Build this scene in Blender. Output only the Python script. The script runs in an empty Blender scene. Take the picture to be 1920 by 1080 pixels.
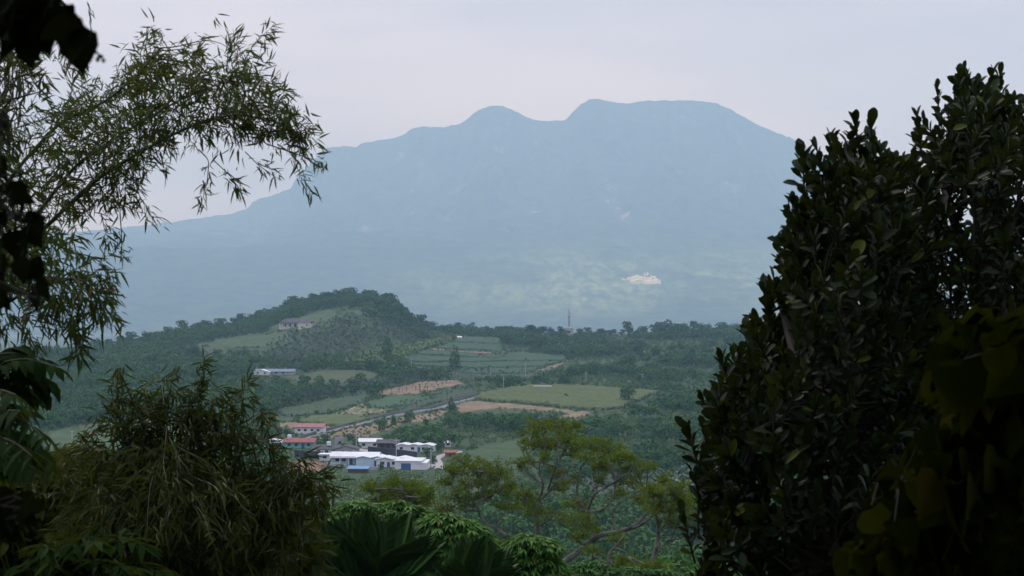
import bpy, math, random
import numpy as np
from mathutils import Vector

rng = np.random.default_rng(7)
random.seed(7)
R = math.radians
sc = bpy.context.scene
COL = sc.collection

# ------------------------------------------------------------------ camera
HFOV = 30.0
F = 960 / math.tan(R(HFOV / 2))          # focal length in photo pixels (1920 wide)
HY = 500.0                               # photo row of eye level
cam = bpy.data.cameras.new('camera')
cam.lens = 18 / math.tan(R(HFOV / 2))
cam.sensor_width = 36
cam.shift_y = (HY - 540) / 1920
cam.clip_start = 0.1
cam.clip_end = 60000
cam.dof.use_dof = True
cam.dof.focus_distance = 600
cam.dof.aperture_fstop = 13
camo = bpy.data.objects.new('camera', cam)
camo.location = (0, 0, 0)
camo.rotation_euler = (R(90), 0, 0)
COL.objects.link(camo)
sc.camera = camo

# ------------------------------------------------------------------ world and sun
SUN_EL, SUN_AZ = 52.0, -38.0             # azimuth from +Y (into the picture) towards +X
w = bpy.data.worlds.new('World')
sc.world = w
w.use_nodes = True
nt = w.node_tree
nt.nodes.clear()
out = nt.nodes.new('ShaderNodeOutputWorld')
bg = nt.nodes.new('ShaderNodeBackground')
bg.inputs['Strength'].default_value = 0.1
sky = nt.nodes.new('ShaderNodeTexSky')
sky.sky_type = 'NISHITA'
sky.sun_disc = False
sky.sun_elevation = R(SUN_EL)
sky.sun_rotation = R(SUN_AZ)
sky.dust_density = 3
tc = nt.nodes.new('ShaderNodeTexCoord')
mp = nt.nodes.new('ShaderNodeMapping')
mp.inputs['Scale'].default_value = (2.4, 2.4, 13.0)
nz = nt.nodes.new('ShaderNodeTexNoise')
nz.inputs['Scale'].default_value = 1.3
nz.inputs['Detail'].default_value = 5
nz.inputs['Roughness'].default_value = 0.45
cr = nt.nodes.new('ShaderNodeValToRGB')
cr.color_ramp.elements[0].position = 0.32
cr.color_ramp.elements[0].color = (0.40, 0.44, 0.59, 1)
cr.color_ramp.elements[1].position = 0.68
cr.color_ramp.elements[1].color = (0.69, 0.68, 0.77, 1)
vm = nt.nodes.new('ShaderNodeVectorMath')
vm.operation = 'SCALE'
vm.inputs['Scale'].default_value = 10.0
mx = nt.nodes.new('ShaderNodeMix')
mx.data_type = 'RGBA'
mx.inputs['Factor'].default_value = 0.9
L = nt.links.new
L(tc.outputs['Generated'], mp.inputs['Vector'])
L(mp.outputs['Vector'], nz.inputs['Vector'])
L(nz.outputs['Fac'], cr.inputs['Fac'])
L(cr.outputs['Color'], vm.inputs[0])
L(sky.outputs['Color'], mx.inputs['A'])
L(vm.outputs['Vector'], mx.inputs['B'])
# an overcast sky is brighter overhead than at the horizon
sp = nt.nodes.new('ShaderNodeSeparateXYZ')
L(tc.outputs['Generated'], sp.inputs[0])
el = nt.nodes.new('ShaderNodeMapRange')
el.inputs['From Min'].default_value = 0.0
el.inputs['From Max'].default_value = 1.0
el.inputs['To Min'].default_value = 0.97
el.inputs['To Max'].default_value = 2.7
L(sp.outputs['Z'], el.inputs['Value'])
vg = nt.nodes.new('ShaderNodeVectorMath')
vg.operation = 'SCALE'
L(mx.outputs['Result'], vg.inputs[0])
L(el.outputs['Result'], vg.inputs['Scale'])
L(vg.outputs['Vector'], bg.inputs['Color'])
L(bg.outputs['Background'], out.inputs['Surface'])

sun = bpy.data.lights.new('sun', 'SUN')
sun.energy = 1.0
sun.angle = R(12)
sun.color = (1.0, 0.95, 0.86)
suno = bpy.data.objects.new('sun', sun)
suno.rotation_euler = (R(90 - SUN_EL), 0, R(180 - SUN_AZ))
COL.objects.link(suno)

sc.view_settings.view_transform = 'Standard'
sc.view_settings.look = 'None'
sc.view_settings.exposure = 0.0
sc.view_settings.gamma = 1.0
sc.view_settings.use_curve_mapping = False
cy = sc.cycles
cy.max_bounces = 6
cy.diffuse_bounces = 3
cy.glossy_bounces = 2
cy.transmission_bounces = 4
cy.volume_bounces = 2
cy.use_denoising = True
cy.use_adaptive_sampling = False

# ------------------------------------------------------------------ materials
def new_mat(name):
    m = bpy.data.materials.new(name)
    m.use_nodes = True
    n = m.node_tree
    n.nodes.clear()
    o = n.nodes.new('ShaderNodeOutputMaterial')
    return m, n, o

def mixrgb(n, fac, a, b):
    k = n.nodes.new('ShaderNodeMix')
    k.data_type = 'RGBA'
    for sock, v in (('Factor', fac), ('A', a), ('B', b)):
        if hasattr(v, 'is_output'):
            n.links.new(v, k.inputs[sock])
        elif sock == 'Factor':
            k.inputs[sock].default_value = v
        else:
            k.inputs[sock].default_value = (*v, 1)
    return k.outputs['Result']

def noise(n, scale, detail=4, rough=0.55, coord='pos', stretch=None):
    if coord == 'pos':
        c = n.nodes.new('ShaderNodeNewGeometry').outputs['Position']
    else:
        c = n.nodes.new('ShaderNodeTexCoord').outputs['Object']
    if stretch:
        m = n.nodes.new('ShaderNodeMapping')
        m.inputs['Scale'].default_value = stretch
        n.links.new(c, m.inputs['Vector'])
        c = m.outputs['Vector']
    t = n.nodes.new('ShaderNodeTexNoise')
    t.inputs['Scale'].default_value = scale
    t.inputs['Detail'].default_value = detail
    t.inputs['Roughness'].default_value = rough
    n.links.new(c, t.inputs['Vector'])
    return t.outputs['Fac']

def ramp(n, fac, lo, hi):
    r = n.nodes.new('ShaderNodeMapRange')
    r.inputs['From Min'].default_value = lo
    r.inputs['From Max'].default_value = hi
    n.links.new(fac, r.inputs['Value'])
    return r.outputs['Result']

def leaf_mat(name, a, b, c=None, cfrac=0.06, trans=0.3, rough=0.45, spec=0.35, patch=None, patch_scale=0.05):
    """leaves: colour varies per leaf between a and b, a few leaves are c; patch = tint of whole plants"""
    m, n, o = new_mat(name)
    g = n.nodes.new('ShaderNodeNewGeometry')
    ri = g.outputs['Random Per Island']
    col = mixrgb(n, ri, a, b)
    if patch:
        f = ramp(n, noise(n, patch_scale, 3, 0.6), 0.42, 0.62)
        oi = n.nodes.new('ShaderNodeObjectInfo').outputs['Random']
        ad = n.nodes.new('ShaderNodeMath'); ad.operation = 'MULTIPLY_ADD'
        n.links.new(oi, ad.inputs[0]); ad.inputs[1].default_value = 0.45
        n.links.new(f, ad.inputs[2]); ad.use_clamp = True
        col2 = mixrgb(n, ri, tuple(x * 0.75 for x in patch), tuple(x * 1.25 for x in patch))
        sub = n.nodes.new('ShaderNodeMath'); sub.operation = 'SUBTRACT'; sub.use_clamp = True
        n.links.new(ad.outputs[0], sub.inputs[0]); sub.inputs[1].default_value = 0.2
        col = mixrgb(n, sub.outputs[0], col, col2)
    if c:
        wn = n.nodes.new('ShaderNodeTexWhiteNoise'); wn.noise_dimensions = '1D'
        n.links.new(ri, wn.inputs['W'])
        lt = n.nodes.new('ShaderNodeMath'); lt.operation = 'LESS_THAN'
        n.links.new(wn.outputs['Value'], lt.inputs[0]); lt.inputs[1].default_value = cfrac
        col = mixrgb(n, lt.outputs[0], col, c)
    p = n.nodes.new('ShaderNodeBsdfPrincipled')
    n.links.new(col, p.inputs['Base Color'])
    p.inputs['Roughness'].default_value = rough
    p.inputs['Specular IOR Level'].default_value = spec
    if trans > 0:
        t = n.nodes.new('ShaderNodeBsdfTranslucent')
        tcol = mixrgb(n, 0.35, col, (0.14, 0.16, 0.01))
        n.links.new(tcol, t.inputs['Color'])
        ms = n.nodes.new('ShaderNodeMixShader')
        ms.inputs['Fac'].default_value = trans
        n.links.new(p.outputs[0], ms.inputs[1])
        n.links.new(t.outputs[0], ms.inputs[2])
        n.links.new(ms.outputs[0], o.inputs['Surface'])
    else:
        n.links.new(p.outputs[0], o.inputs['Surface'])
    return m

def solid_mat(name, a, b=None, scale=0.5, rough=0.8, detail=5, stretch=None, spec=0.3, lohi=(0.35, 0.65), coord='pos', metal=0.0):
    m, n, o = new_mat(name)
    p = n.nodes.new('ShaderNodeBsdfPrincipled')
    p.inputs['Roughness'].default_value = rough
    p.inputs['Specular IOR Level'].default_value = spec
    p.inputs['Metallic'].default_value = metal
    if b is None:
        b = tuple(x * 0.72 for x in a)
    f = ramp(n, noise(n, scale, detail, 0.6, coord, stretch), *lohi)
    n.links.new(mixrgb(n, f, a, b), p.inputs['Base Color'])
    n.links.new(p.outputs[0], o.inputs['Surface'])
    return m

# ------------------------------------------------------------------ mesh helpers
def tri_of(q):
    q = np.asarray(q)
    return np.concatenate([q[:, [0, 1, 2]], q[:, [0, 2, 3]]]) if q.shape[1] == 4 else q

class Cloud:
    """collects triangles with a material slot each; build() links them as one mesh object"""
    def __init__(self):
        self.v, self.f, self.m, self.n = [], [], [], 0
    def add(self, v, f, slot=0):
        v = np.asarray(v, float).reshape(-1, 3)
        f = tri_of(np.asarray(f, int))
        if len(f) == 0:
            return self
        self.v.append(v); self.f.append(f + self.n)
        self.m.append(np.full(len(f), slot, int))
        self.n += len(v)
        return self
    def box(self, x0, x1, y0, y1, z0, z1, slot=0):
        v = [(x, y, z) for z in (z0, z1) for y in (y0, y1) for x in (x0, x1)]
        f = [(0, 2, 3, 1), (4, 5, 7, 6), (0, 1, 5, 4), (2, 6, 7, 3), (0, 4, 6, 2), (1, 3, 7, 5)]
        return self.add(v, f, slot)
    def tube(self, pts, rad, k=6, slot=0):
        pts = np.asarray(pts, float)
        n = len(pts)
        rad = np.broadcast_to(np.asarray(rad, float), (n,)) if np.ndim(rad) == 0 else np.asarray(rad, float)
        t = np.gradient(pts, axis=0)
        t /= np.linalg.norm(t, axis=1, keepdims=True) + 1e-12
        ref = np.array([0.13, 0.31, 0.94]) if abs(t[0, 2]) < 0.9 else np.array([0.94, 0.3, 0.1])
        a = np.cross(t, ref); a /= np.linalg.norm(a, axis=1, keepdims=True) + 1e-12
        b = np.cross(t, a)
        an = np.arange(k) * 2 * math.pi / k
        ring = pts[:, None] + rad[:, None, None] * (a[:, None] * np.cos(an)[None, :, None] + b[:, None] * np.sin(an)[None, :, None])
        i = np.arange(n - 1)[:, None] * k; j = np.arange(k)[None]; j2 = (j + 1) % k
        q = np.stack([i + j, i + j2, i + k + j2, i + k + j], -1).reshape(-1, 4)
        return self.add(ring.reshape(-1, 3), q, slot)
    def data(self):
        return np.concatenate(self.v), np.concatenate(self.f), np.concatenate(self.m)
    def mesh(self, name, mats, smooth=False):
        v, f, mi = self.data()
        me = bpy.data.meshes.new(name)
        me.from_pydata(v.astype(np.float32), [], f.astype(np.int32))
        for m in mats:
            me.materials.append(m)
        if len(mats) > 1:
            me.polygons.foreach_set('material_index', mi.astype(np.int32))
        me.polygons.foreach_set('use_smooth', np.full(len(f), smooth, bool))
        me.update()
        return me
    def build(self, name, mats, parent=None, smooth=False, loc=None):
        if not isinstance(mats, (list, tuple)):
            mats = [mats]
        o = bpy.data.objects.new(name, self.mesh(name, mats, smooth))
        COL.objects.link(o)
        if parent:
            o.parent = parent
        if loc is not None:
            o.location = loc
        return o

def tag(o, label=None, cat=None, group=None, kind=None):
    if label: o['label'] = label
    if cat: o['category'] = cat
    if group: o['group'] = group
    if kind: o['kind'] = kind
    return o

def empty(name, loc, label, cat, group=None, rz=0.0):
    o = bpy.data.objects.new(name, None)
    o.empty_display_size = 0.2
    COL.objects.link(o)
    o.location = loc
    o.rotation_euler = (0, 0, rz)
    return tag(o, label, cat, group)

def unit(a):
    return a / (np.linalg.norm(a, axis=-1, keepdims=True) + 1e-9)

def leaf_shape(prof, fold=0.06, droop=0.1):
    """prof: list of (t, half width); returns template verts (t, s, n) and triangles"""
    v = [(0, 0, 0)]; f = []
    for t, hw in prof:
        d = -droop * t * t
        v += [(t, -hw, d + fold * hw * 2), (t, 0, d), (t, hw, d + fold * hw * 2)]
    v.append((1, 0, -droop))
    n = len(prof)
    f += [(0, 2, 1), (0, 3, 2)]
    for i in range(n - 1):
        a = 1 + 3 * i; b = a + 3
        f += [(a, a + 1, b + 1), (a, b + 1, b), (a + 1, a + 2, b + 2), (a + 1, b + 2, b + 1)]
    a = 1 + 3 * (n - 1); e = len(v) - 1
    f += [(a, a + 1, e), (a + 1, a + 2, e)]
    return np.array(v, float), np.array(f, int)

BAMBOO = leaf_shape([(0.3, 0.5), (0.65, 0.36)], 0.05, 0.18)
OBOVATE = leaf_shape([(0.25, 0.22), (0.55, 0.46), (0.8, 0.42), (0.94, 0.2)], 0.10, 0.05)
OVATE = leaf_shape([(0.15, 0.34), (0.4, 0.5), (0.7, 0.28)], 0.07, 0.15)
HEART = leaf_shape([(-0.08, 0.26), (0.12, 0.5), (0.4, 0.48), (0.68, 0.28), (0.86, 0.1)], 0.13, 0.32)
SLIM = leaf_shape([(0.4, 0.5)], 0.05, 0.1)
PATCH = (np.array([(0, -0.32, 0), (0.55, -0.5, 0.05), (1, -0.08, -0.05), (0.8, 0.42, 0.04), (0.15, 0.45, -0.05)]),
         np.array([(0, 1, 2), (0, 2, 3), (0, 3, 4)]))

def put_leaves(cl, base, d, nrm, Ln, W, tmpl, slot=0):
    base = np.asarray(base); d = unit(np.asarray(d)); nrm = np.asarray(nrm)
    side = unit(np.cross(d, nrm)); nn = np.cross(side, d)
    tv, tf = tmpl
    N = len(base)
    Ln = np.broadcast_to(Ln, (N,)); W = np.broadcast_to(W, (N,))
    v = (base[:, None] + d[:, None] * (tv[None, :, 0:1] * Ln[:, None, None])
         + side[:, None] * (tv[None, :, 1:2] * W[:, None, None])
         + nn[:, None] * (tv[None, :, 2:3] * Ln[:, None, None]))
    f = tf[None] + (np.arange(N) * len(tv))[:, None, None]
    cl.add(v.reshape(-1, 3), f.reshape(-1, 3), slot)

def rdir(n):
    return unit(rng.normal(size=(n, 3)))

# value noise in numpy -------------------------------------------------------
_P = np.random.default_rng(3).random((256, 256))
def vnoise(x, y):
    xi = np.floor(x).astype(int); yi = np.floor(y).astype(int)
    fx = x - xi; fy = y - yi
    fx = fx * fx * (3 - 2 * fx); fy = fy * fy * (3 - 2 * fy)
    g = lambda a, b: _P[a & 255, b & 255]
    return ((g(xi, yi) * (1 - fx) + g(xi + 1, yi) * fx) * (1 - fy) + (g(xi, yi + 1) * (1 - fx) + g(xi + 1, yi + 1) * fx) * fy) * 2 - 1
def fbm(x, y, oct=4, gain=0.5):
    s = 0; a = 1; t = 0
    for i in range(oct):
        s = s + a * vnoise(x * 2 ** i + 17.3 * i, y * 2 ** i + 9.1 * i); t += a; a *= gain
    return s / t
def sstep(a, b, x):
    t = np.clip((x - a) / (b - a), 0, 1)
    return t * t * (3 - 2 * t)

# ------------------------------------------------------------------ the lie of the land
NEAR = np.array([(-400, 150), (-60, 22), (-12, 3.2), (-2, -1.5), (0, -1.7), (3, -2.2), (10, -4.6), (25, -8.5), (45, -13), (100, -25), (200, -43),
                 (300, -54), (420, -61), (550, -64), (1000, -63), (4000, -63)], float)
CREST = np.array([(-1500, 660, 1300), (-200, 700, 1250), (0, 690, 1270), (60, 676, 1300), (200, 655, 1380), (330, 628, 1480), (420, 617, 1540), (500, 598, 1580),
                  (545, 579, 1600), (590, 567, 1600), (640, 563, 1600), (695, 562, 1600), (730, 568, 1600), (752, 584, 1600), (775, 608, 1600),
                  (800, 616, 1600), (850, 622, 1610), (920, 626, 1620), (1060, 630, 1620), (1150, 630, 1620), (1250, 624, 1640), (1380, 622, 1640),
                  (1700, 625, 1640), (2300, 640, 1640), (3600, 650, 1640)], float)
def Hh(X, Y):
    X = np.asarray(X, float); Y = np.asarray(Y, float)
    Ys = np.maximum(Y, 60)
    u = 960 + X / Ys * F
    base = np.interp(Y, NEAR[:, 0], NEAR[:, 1])
    yc = np.interp(u, CREST[:, 0], CREST[:, 2])
    zc = -(np.interp(u, CREST[:, 0], CREST[:, 1]) - HY) / F * yc
    h = base + (zc - base) * sstep(960, yc, Y)
    amp = sstep(450, 900, Y) * (1 - 0.75 * sstep(1200, 1600, Y))
    h = h + amp * (2.6 * fbm(X / 130, Y / 130, 3) + 0.5 * fbm(X / 30, Y / 30, 2))
    h = h + sstep(30, 120, Y) * (1 - sstep(350, 500, Y)) * 3.0 * fbm(X / 60, Y / 60, 3)
    back = np.maximum(Y - yc, 0)
    h = np.where(Y > yc, np.maximum(zc - back * 0.16, np.minimum(zc - 40, -82 - back * 0.031)) , h)
    # the spoon of lower ground towards the right, below the village
    h = h - 5.0 * np.exp(-((X - 45) / 60) ** 2 - ((Y - 430) / 70) ** 2)
    return h

def PX(px, py, D):
    """photo pixel at depth D -> point"""
    return np.stack([(np.asarray(px, float) - 960) / F * D, np.asarray(D, float) + 0 * np.asarray(px, float), -(np.asarray(py, float) - HY) / F * D], -1)
def to_px(p):
    p = np.asarray(p, float)
    return 960 + p[..., 0] / p[..., 1] * F, HY - p[..., 2] / p[..., 1] * F
_YS = np.concatenate([np.arange(340, 1650, 2.0)])
def G(px, py):
    """ground point seen at a photo pixel"""
    h = Hh((px - 960) / F * _YS, _YS)
    r = -(py - HY) / F * _YS
    k = np.argmax(h >= r)
    if not (h >= r).any():
        k = len(_YS) - 1
    y = _YS[k]
    if k > 0:
        a0, a1 = h[k - 1] - r[k - 1], h[k] - r[k]
        y = _YS[k - 1] + 2.0 * (-a0) / (a1 - a0 + 1e-9)
    x = (px - 960) / F * y
    return np.array([x, y, float(Hh(x, y))])
def inpoly(x, y, poly):
    poly = np.asarray(poly, float)
    r = np.zeros(np.shape(x), bool)
    j = len(poly) - 1
    for i in range(len(poly)):
        xi, yi = poly[i]; xj, yj = poly[j]
        c = ((yi > y) != (yj > y)) & (x < (xj - xi) * (y - yi) / (yj - yi + 1e-12) + xi)
        r ^= c
        j = i
    return r

# ground sheet
M_ground = solid_mat('ground_earth_grass', (0.018, 0.046, 0.014), (0.040, 0.072, 0.024), 0.03, 0.95, 8)
us = np.concatenate([np.linspace(-2600, -260, 40), np.linspace(-240, 2160, 380), np.linspace(2180, 4500, 40)])
ys = np.concatenate([np.geomspace(62, 480, 60), np.linspace(486, 1700, 330), np.geomspace(1720, 9600, 50)])
gx = (us[None] - 960) / F * ys[:, None]; gy = np.broadcast_to(ys[:, None], gx.shape)
gz = Hh(gx, gy)
g = Cloud()
nr, ncl = gx.shape
i = np.arange(nr - 1)[:, None] * ncl; j = np.arange(ncl - 1)[None]
q = np.stack([i + j, i + j + 1, i + ncl + j + 1, i + ncl + j], -1).reshape(-1, 4)
g.add(np.stack([gx, gy, gz], -1).reshape(-1, 3), q)
# the slope at and behind the viewpoint
xs2 = np.linspace(-62, 62, 60); ys2 = np.concatenate([np.linspace(-200, -20, 20), np.linspace(-16, 62, 50)])
ax, ay = np.meshgrid(xs2, ys2)
ax = ax * np.interp(ay, [-200, 0, 62], [3, 1.0, 62 * (4500 - 960) / F / 62])
az = Hh(ax, ay)
az[-1] = Hh(ax[-1], np.full(60, 62.0))
i = np.arange(69)[:, None] * 60; j = np.arange(59)[None]
q = np.stack([i + j, i + j + 1, i + 60 + j + 1, i + 60 + j], -1).reshape(-1, 4)
g.add(np.stack([ax, ay, az], -1).reshape(-1, 3), q)
tag(g.build('ground', M_ground, smooth=True), 'green valley floor and hillsides under the vegetation', 'ground', kind='structure')

# mountain ------------------------------------------------------------------
SKYL = np.array([(-2600, 490), (-600, 470), (-300, 458), (0, 446), (200, 431), (300, 420), (400, 406), (440, 400), (466, 391), (474, 380), (490, 373), (520, 364), (545, 355),
                 (556, 335), (575, 315), (590, 299), (605, 284), (620, 278), (645, 275), (665, 277), (685, 268), (700, 266), (740, 259), (760, 252), (770, 243),
                 (790, 239), (830, 239), (865, 232), (885, 216), (905, 203), (925, 198), (945, 201), (965, 209), (985, 220), (1003, 227), (1030, 228),
                 (1060, 226), (1072, 212), (1090, 196), (1105, 188), (1122, 186), (1150, 193), (1180, 195), (1200, 191), (1240, 189), (1290, 189), (1310, 190),
                 (1330, 192.5), (1350, 198), (1370, 206.5), (1392, 219), (1420, 234), (1450, 247), (1480, 258), (1510, 275), (1550, 303), (1600, 340), (1700, 396), (1850, 436),
                 (2100, 462), (2600, 480), (4500, 490)], float)
YC = 15000.0
mu = np.concatenate([np.linspace(-2500, -320, 60), np.linspace(-300, 2000, 700), np.linspace(2020, 4400, 60)])
my = np.concatenate([np.linspace(8600, 11000, 170), np.linspace(11030, 15000, 190), np.linspace(15060, 16200, 24)])
mX = (mu[None] - 960) / F * my[:, None]; mY = np.broadcast_to(my[:, None], mX.shape).copy()
zc = -(np.interp(mu, SKYL[:, 0], SKYL[:, 1]) + 1.6 * fbm(mu / 14, 0 * mu, 3, 0.7) - HY) / F * YC
zmid = np.minimum(-(468 - HY) / F * 11000, zc * 0.35)
t1 = np.clip((my - 8600) / 2400, 0, 1)[:, None]
t2 = np.clip((my - 11000) / 4000, 0, 1)[:, None]
mz = -310 + (zmid[None] + 310) * t1 ** 1.05
mz = mz + (zc - zmid)[None] * (0.35 * t2 + 0.65 * t2 ** 1.6)
rav = np.abs(fbm(mX / 900 + 0.3 * fbm(mX / 500, mY / 500), mY / 2600, 5, 0.55))
env = sstep(0.0, 0.5, t2) * (1 - sstep(0.72, 0.985, t2)) * np.clip(zc / 900, 0.1, 1)[None]
mz = mz - env * (380 * (0.35 - rav))
mz = mz + 16 * fbm(mX / 260, mY / 260, 4) * sstep(8600, 9200, mY) * (1 - sstep(0.9, 0.99, t2)) * (1 - 0 * t2)
mz = mz + 9.0 * np.random.default_rng(5).random(mz.shape) * sstep(0.5, 0.9, t2) * (0.4 + 0.8 * np.clip(fbm(mX / 160, mY / 160, 2) + 0.5, 0, 1))
bk = np.maximum(my - YC, 0)[:, None]
mz = mz - bk * 0.5
m, n, o = new_mat('mountain_forest')
p = n.nodes.new('ShaderNodeBsdfPrincipled'); p.inputs['Roughness'].default_value = 1.0; p.inputs['Specular IOR Level'].default_value = 0.0
forest = mixrgb(n, ramp(n, noise(n, 0.012, 9, 0.65), 0.35, 0.66), (0.012, 0.026, 0.010), (0.066, 0.095, 0.034))
geo = n.nodes.new('ShaderNodeSeparateXYZ')
n.links.new(n.nodes.new('ShaderNodeNewGeometry').outputs['Position'], geo.inputs[0])
# sun patch on the gentle lower slopes, painted in as brighter farm grass plots
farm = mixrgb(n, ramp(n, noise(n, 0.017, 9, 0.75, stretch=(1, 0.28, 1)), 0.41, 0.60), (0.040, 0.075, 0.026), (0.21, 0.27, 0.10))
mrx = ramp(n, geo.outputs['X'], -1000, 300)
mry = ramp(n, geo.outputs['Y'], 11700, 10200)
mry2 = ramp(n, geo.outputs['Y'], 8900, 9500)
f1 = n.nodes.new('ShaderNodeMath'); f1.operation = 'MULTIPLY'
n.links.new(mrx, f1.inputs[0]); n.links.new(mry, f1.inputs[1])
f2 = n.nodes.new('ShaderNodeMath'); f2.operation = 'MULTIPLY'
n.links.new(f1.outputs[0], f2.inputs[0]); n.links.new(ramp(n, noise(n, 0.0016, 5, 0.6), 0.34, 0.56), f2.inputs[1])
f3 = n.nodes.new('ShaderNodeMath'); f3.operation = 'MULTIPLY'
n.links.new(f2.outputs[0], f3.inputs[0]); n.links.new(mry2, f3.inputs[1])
c1 = mixrgb(n, f3.outputs[0], forest, farm)  # farm is the painted sun patch colour
# landslide scars of bare rock on the steep face
sc1 = ramp(n, noise(n, 0.0035, 6, 0.75, stretch=(1.4, 0.5, 0.7)), 0.615, 0.70)
f4 = n.nodes.new('ShaderNodeMath'); f4.operation = 'MULTIPLY'
n.links.new(sc1, f4.inputs[0]); n.links.new(ramp(n, geo.outputs['Y'], 11500, 12500), f4.inputs[1])
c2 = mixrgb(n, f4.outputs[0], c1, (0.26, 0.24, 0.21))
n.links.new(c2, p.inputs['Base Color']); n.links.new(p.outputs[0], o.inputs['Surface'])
M_mount = m
g = Cloud()
nr, ncl = mX.shape
i = np.arange(nr - 1)[:, None] * ncl; j = np.arange(ncl - 1)[None]
q = np.stack([i + j, i + j + 1, i + ncl + j + 1, i + ncl + j], -1).reshape(-1, 4)
g.add(np.stack([mX, mY, mz], -1).reshape(-1, 3), q)
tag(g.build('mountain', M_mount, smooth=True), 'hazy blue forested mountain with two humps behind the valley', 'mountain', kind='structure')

def mount_z(px, py):
    """point of the mountain slope seen at a pixel"""
    c = np.argmin(abs(mu - px))
    rows = HY - mz[:, c] / my * F
    k = np.argmax(rows <= py)
    return np.array([mX[k, c], my[k], mz[k, c]])

# haze -----------------------------------------------------------------------
m, n, o = new_mat('haze_air')
pv = n.nodes.new('ShaderNodeVolumePrincipled')
pv.inputs['Color'].default_value = (0.43, 0.67, 1.0, 1)
pv.inputs['Absorption Color'].default_value = (1, 1, 1, 1)
pv.inputs['Density'].default_value = 1.08e-4
pv.inputs['Anisotropy'].default_value = 0.1
n.links.new(pv.outputs[0], o.inputs['Volume'])
hz = Cloud().box(-14000, 14000, -450, 16600, -520, 1500).build('haze', m)
tag(hz, 'pale blue haze filling the valley air', 'haze', kind='stuff')

# ------------------------------------------------------------------ fields, tracks
CLEAR = []            # photo polygons that nothing tall may cover
FIELDPOLY = []        # ground polygons (world) without scrub
def gpoly(poly):
    return np.array([G(a, b)[:2] for a, b in poly])
def field(name, label, poly, mat, h=0.5, rows=None, amp=0.25, rx=1.0, ry=1.6, rough=0.15, cat='field', keep=True):
    """a planted plot: sheet draped on the ground, risen by the crop height, with crop rows"""
    wp = gpoly(poly)
    x0, y0 = wp.min(0) - 2; x1, y1 = wp.max(0) + 2
    X = np.arange(x0, x1, rx); Y = np.arange(y0, y1, ry)
    XX, YY = np.meshgrid(X, Y)
    jx = 3.0 * fbm(XX / 7, YY / 9, 3); jy = 5.0 * fbm(XX / 7 + 40, YY / 9, 3)
    ins = inpoly(XX + jx, YY + jy, wp)
    Z = Hh(XX, YY) + h
    if rows:
        ang, sp = rows
        d = XX * math.cos(ang) + YY * math.sin(ang) + 0.5 * fbm(XX / 14, YY / 14, 2)
        Z = Z + amp * np.sin(d * 2 * math.pi / sp)
    Z = Z + rough * rng.normal(size=Z.shape)
    cell = ins[:-1, :-1] & ins[1:, :-1] & ins[:-1, 1:] & ins[1:, 1:]
    # edge vertices sink into the ground
    inner = np.zeros_like(ins); inner[1:-1, 1:-1] = ins[1:-1, 1:-1] & ins[:-2, 1:-1] & ins[2:, 1:-1] & ins[1:-1, :-2] & ins[1:-1, 2:]
    Z = np.where(inner, Z, Hh(XX, YY) - 0.1)
    iy, ix = np.nonzero(cell)
    w_ = len(X)
    q = np.stack([iy * w_ + ix, iy * w_ + ix + 1, (iy + 1) * w_ + ix + 1, (iy + 1) * w_ + ix], -1)
    used = np.unique(q); rem = np.zeros(XX.size, int); rem[used] = np.arange(len(used))
    v = np.stack([XX, YY, Z], -1).reshape(-1, 3)[used]
    c = Cloud().add(v, rem[q])
    o = c.build(name, mat, smooth=True)
    tag(o, label, cat, kind='structure')
    FIELDPOLY.append(wp)
    if keep:
        CLEAR.append(np.array(poly, float))
    return o

M_tea = solid_mat('tea_rows', (0.018, 0.054, 0.022), (0.029, 0.074, 0.030), 0.12, 0.9)
M_cane = solid_mat('yellow_green_crop', (0.040, 0.074, 0.017), (0.082, 0.104, 0.028), 0.22, 0.9, 9, (0.5, 1.2, 1))
M_soil = solid_mat('tan_soil', (0.22, 0.165, 0.105), (0.135, 0.10, 0.062), 0.13, 1.0, 8)
M_soil2 = solid_mat('brown_ploughed_soil', (0.19, 0.115, 0.07), (0.14, 0.085, 0.05), 0.2, 1.0, 8)
M_green = solid_mat('green_crop', (0.026, 0.070, 0.024), (0.040, 0.090, 0.032), 0.16, 0.95)
M_row = solid_mat('row_crop', (0.024, 0.058, 0.025), (0.050, 0.078, 0.035), 0.35, 0.95, 8)
M_rub = solid_mat('rubble_plot', (0.20, 0.18, 0.11), (0.06, 0.085, 0.035), 0.25, 0.95, 9, None, 0.2, (0.42, 0.56))
M_mead = solid_mat('grass_meadow', (0.024, 0.058, 0.017), (0.050, 0.086, 0.028), 0.09, 0.95, 8)
M_gold = solid_mat('golden_grass', (0.062, 0.082, 0.031), (0.036, 0.064, 0.022), 0.14, 0.95, 8)
M_ban = solid_mat('banana_ground', (0.075, 0.135, 0.035), (0.05, 0.10, 0.028), 0.15, 0.95, 8)

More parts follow.
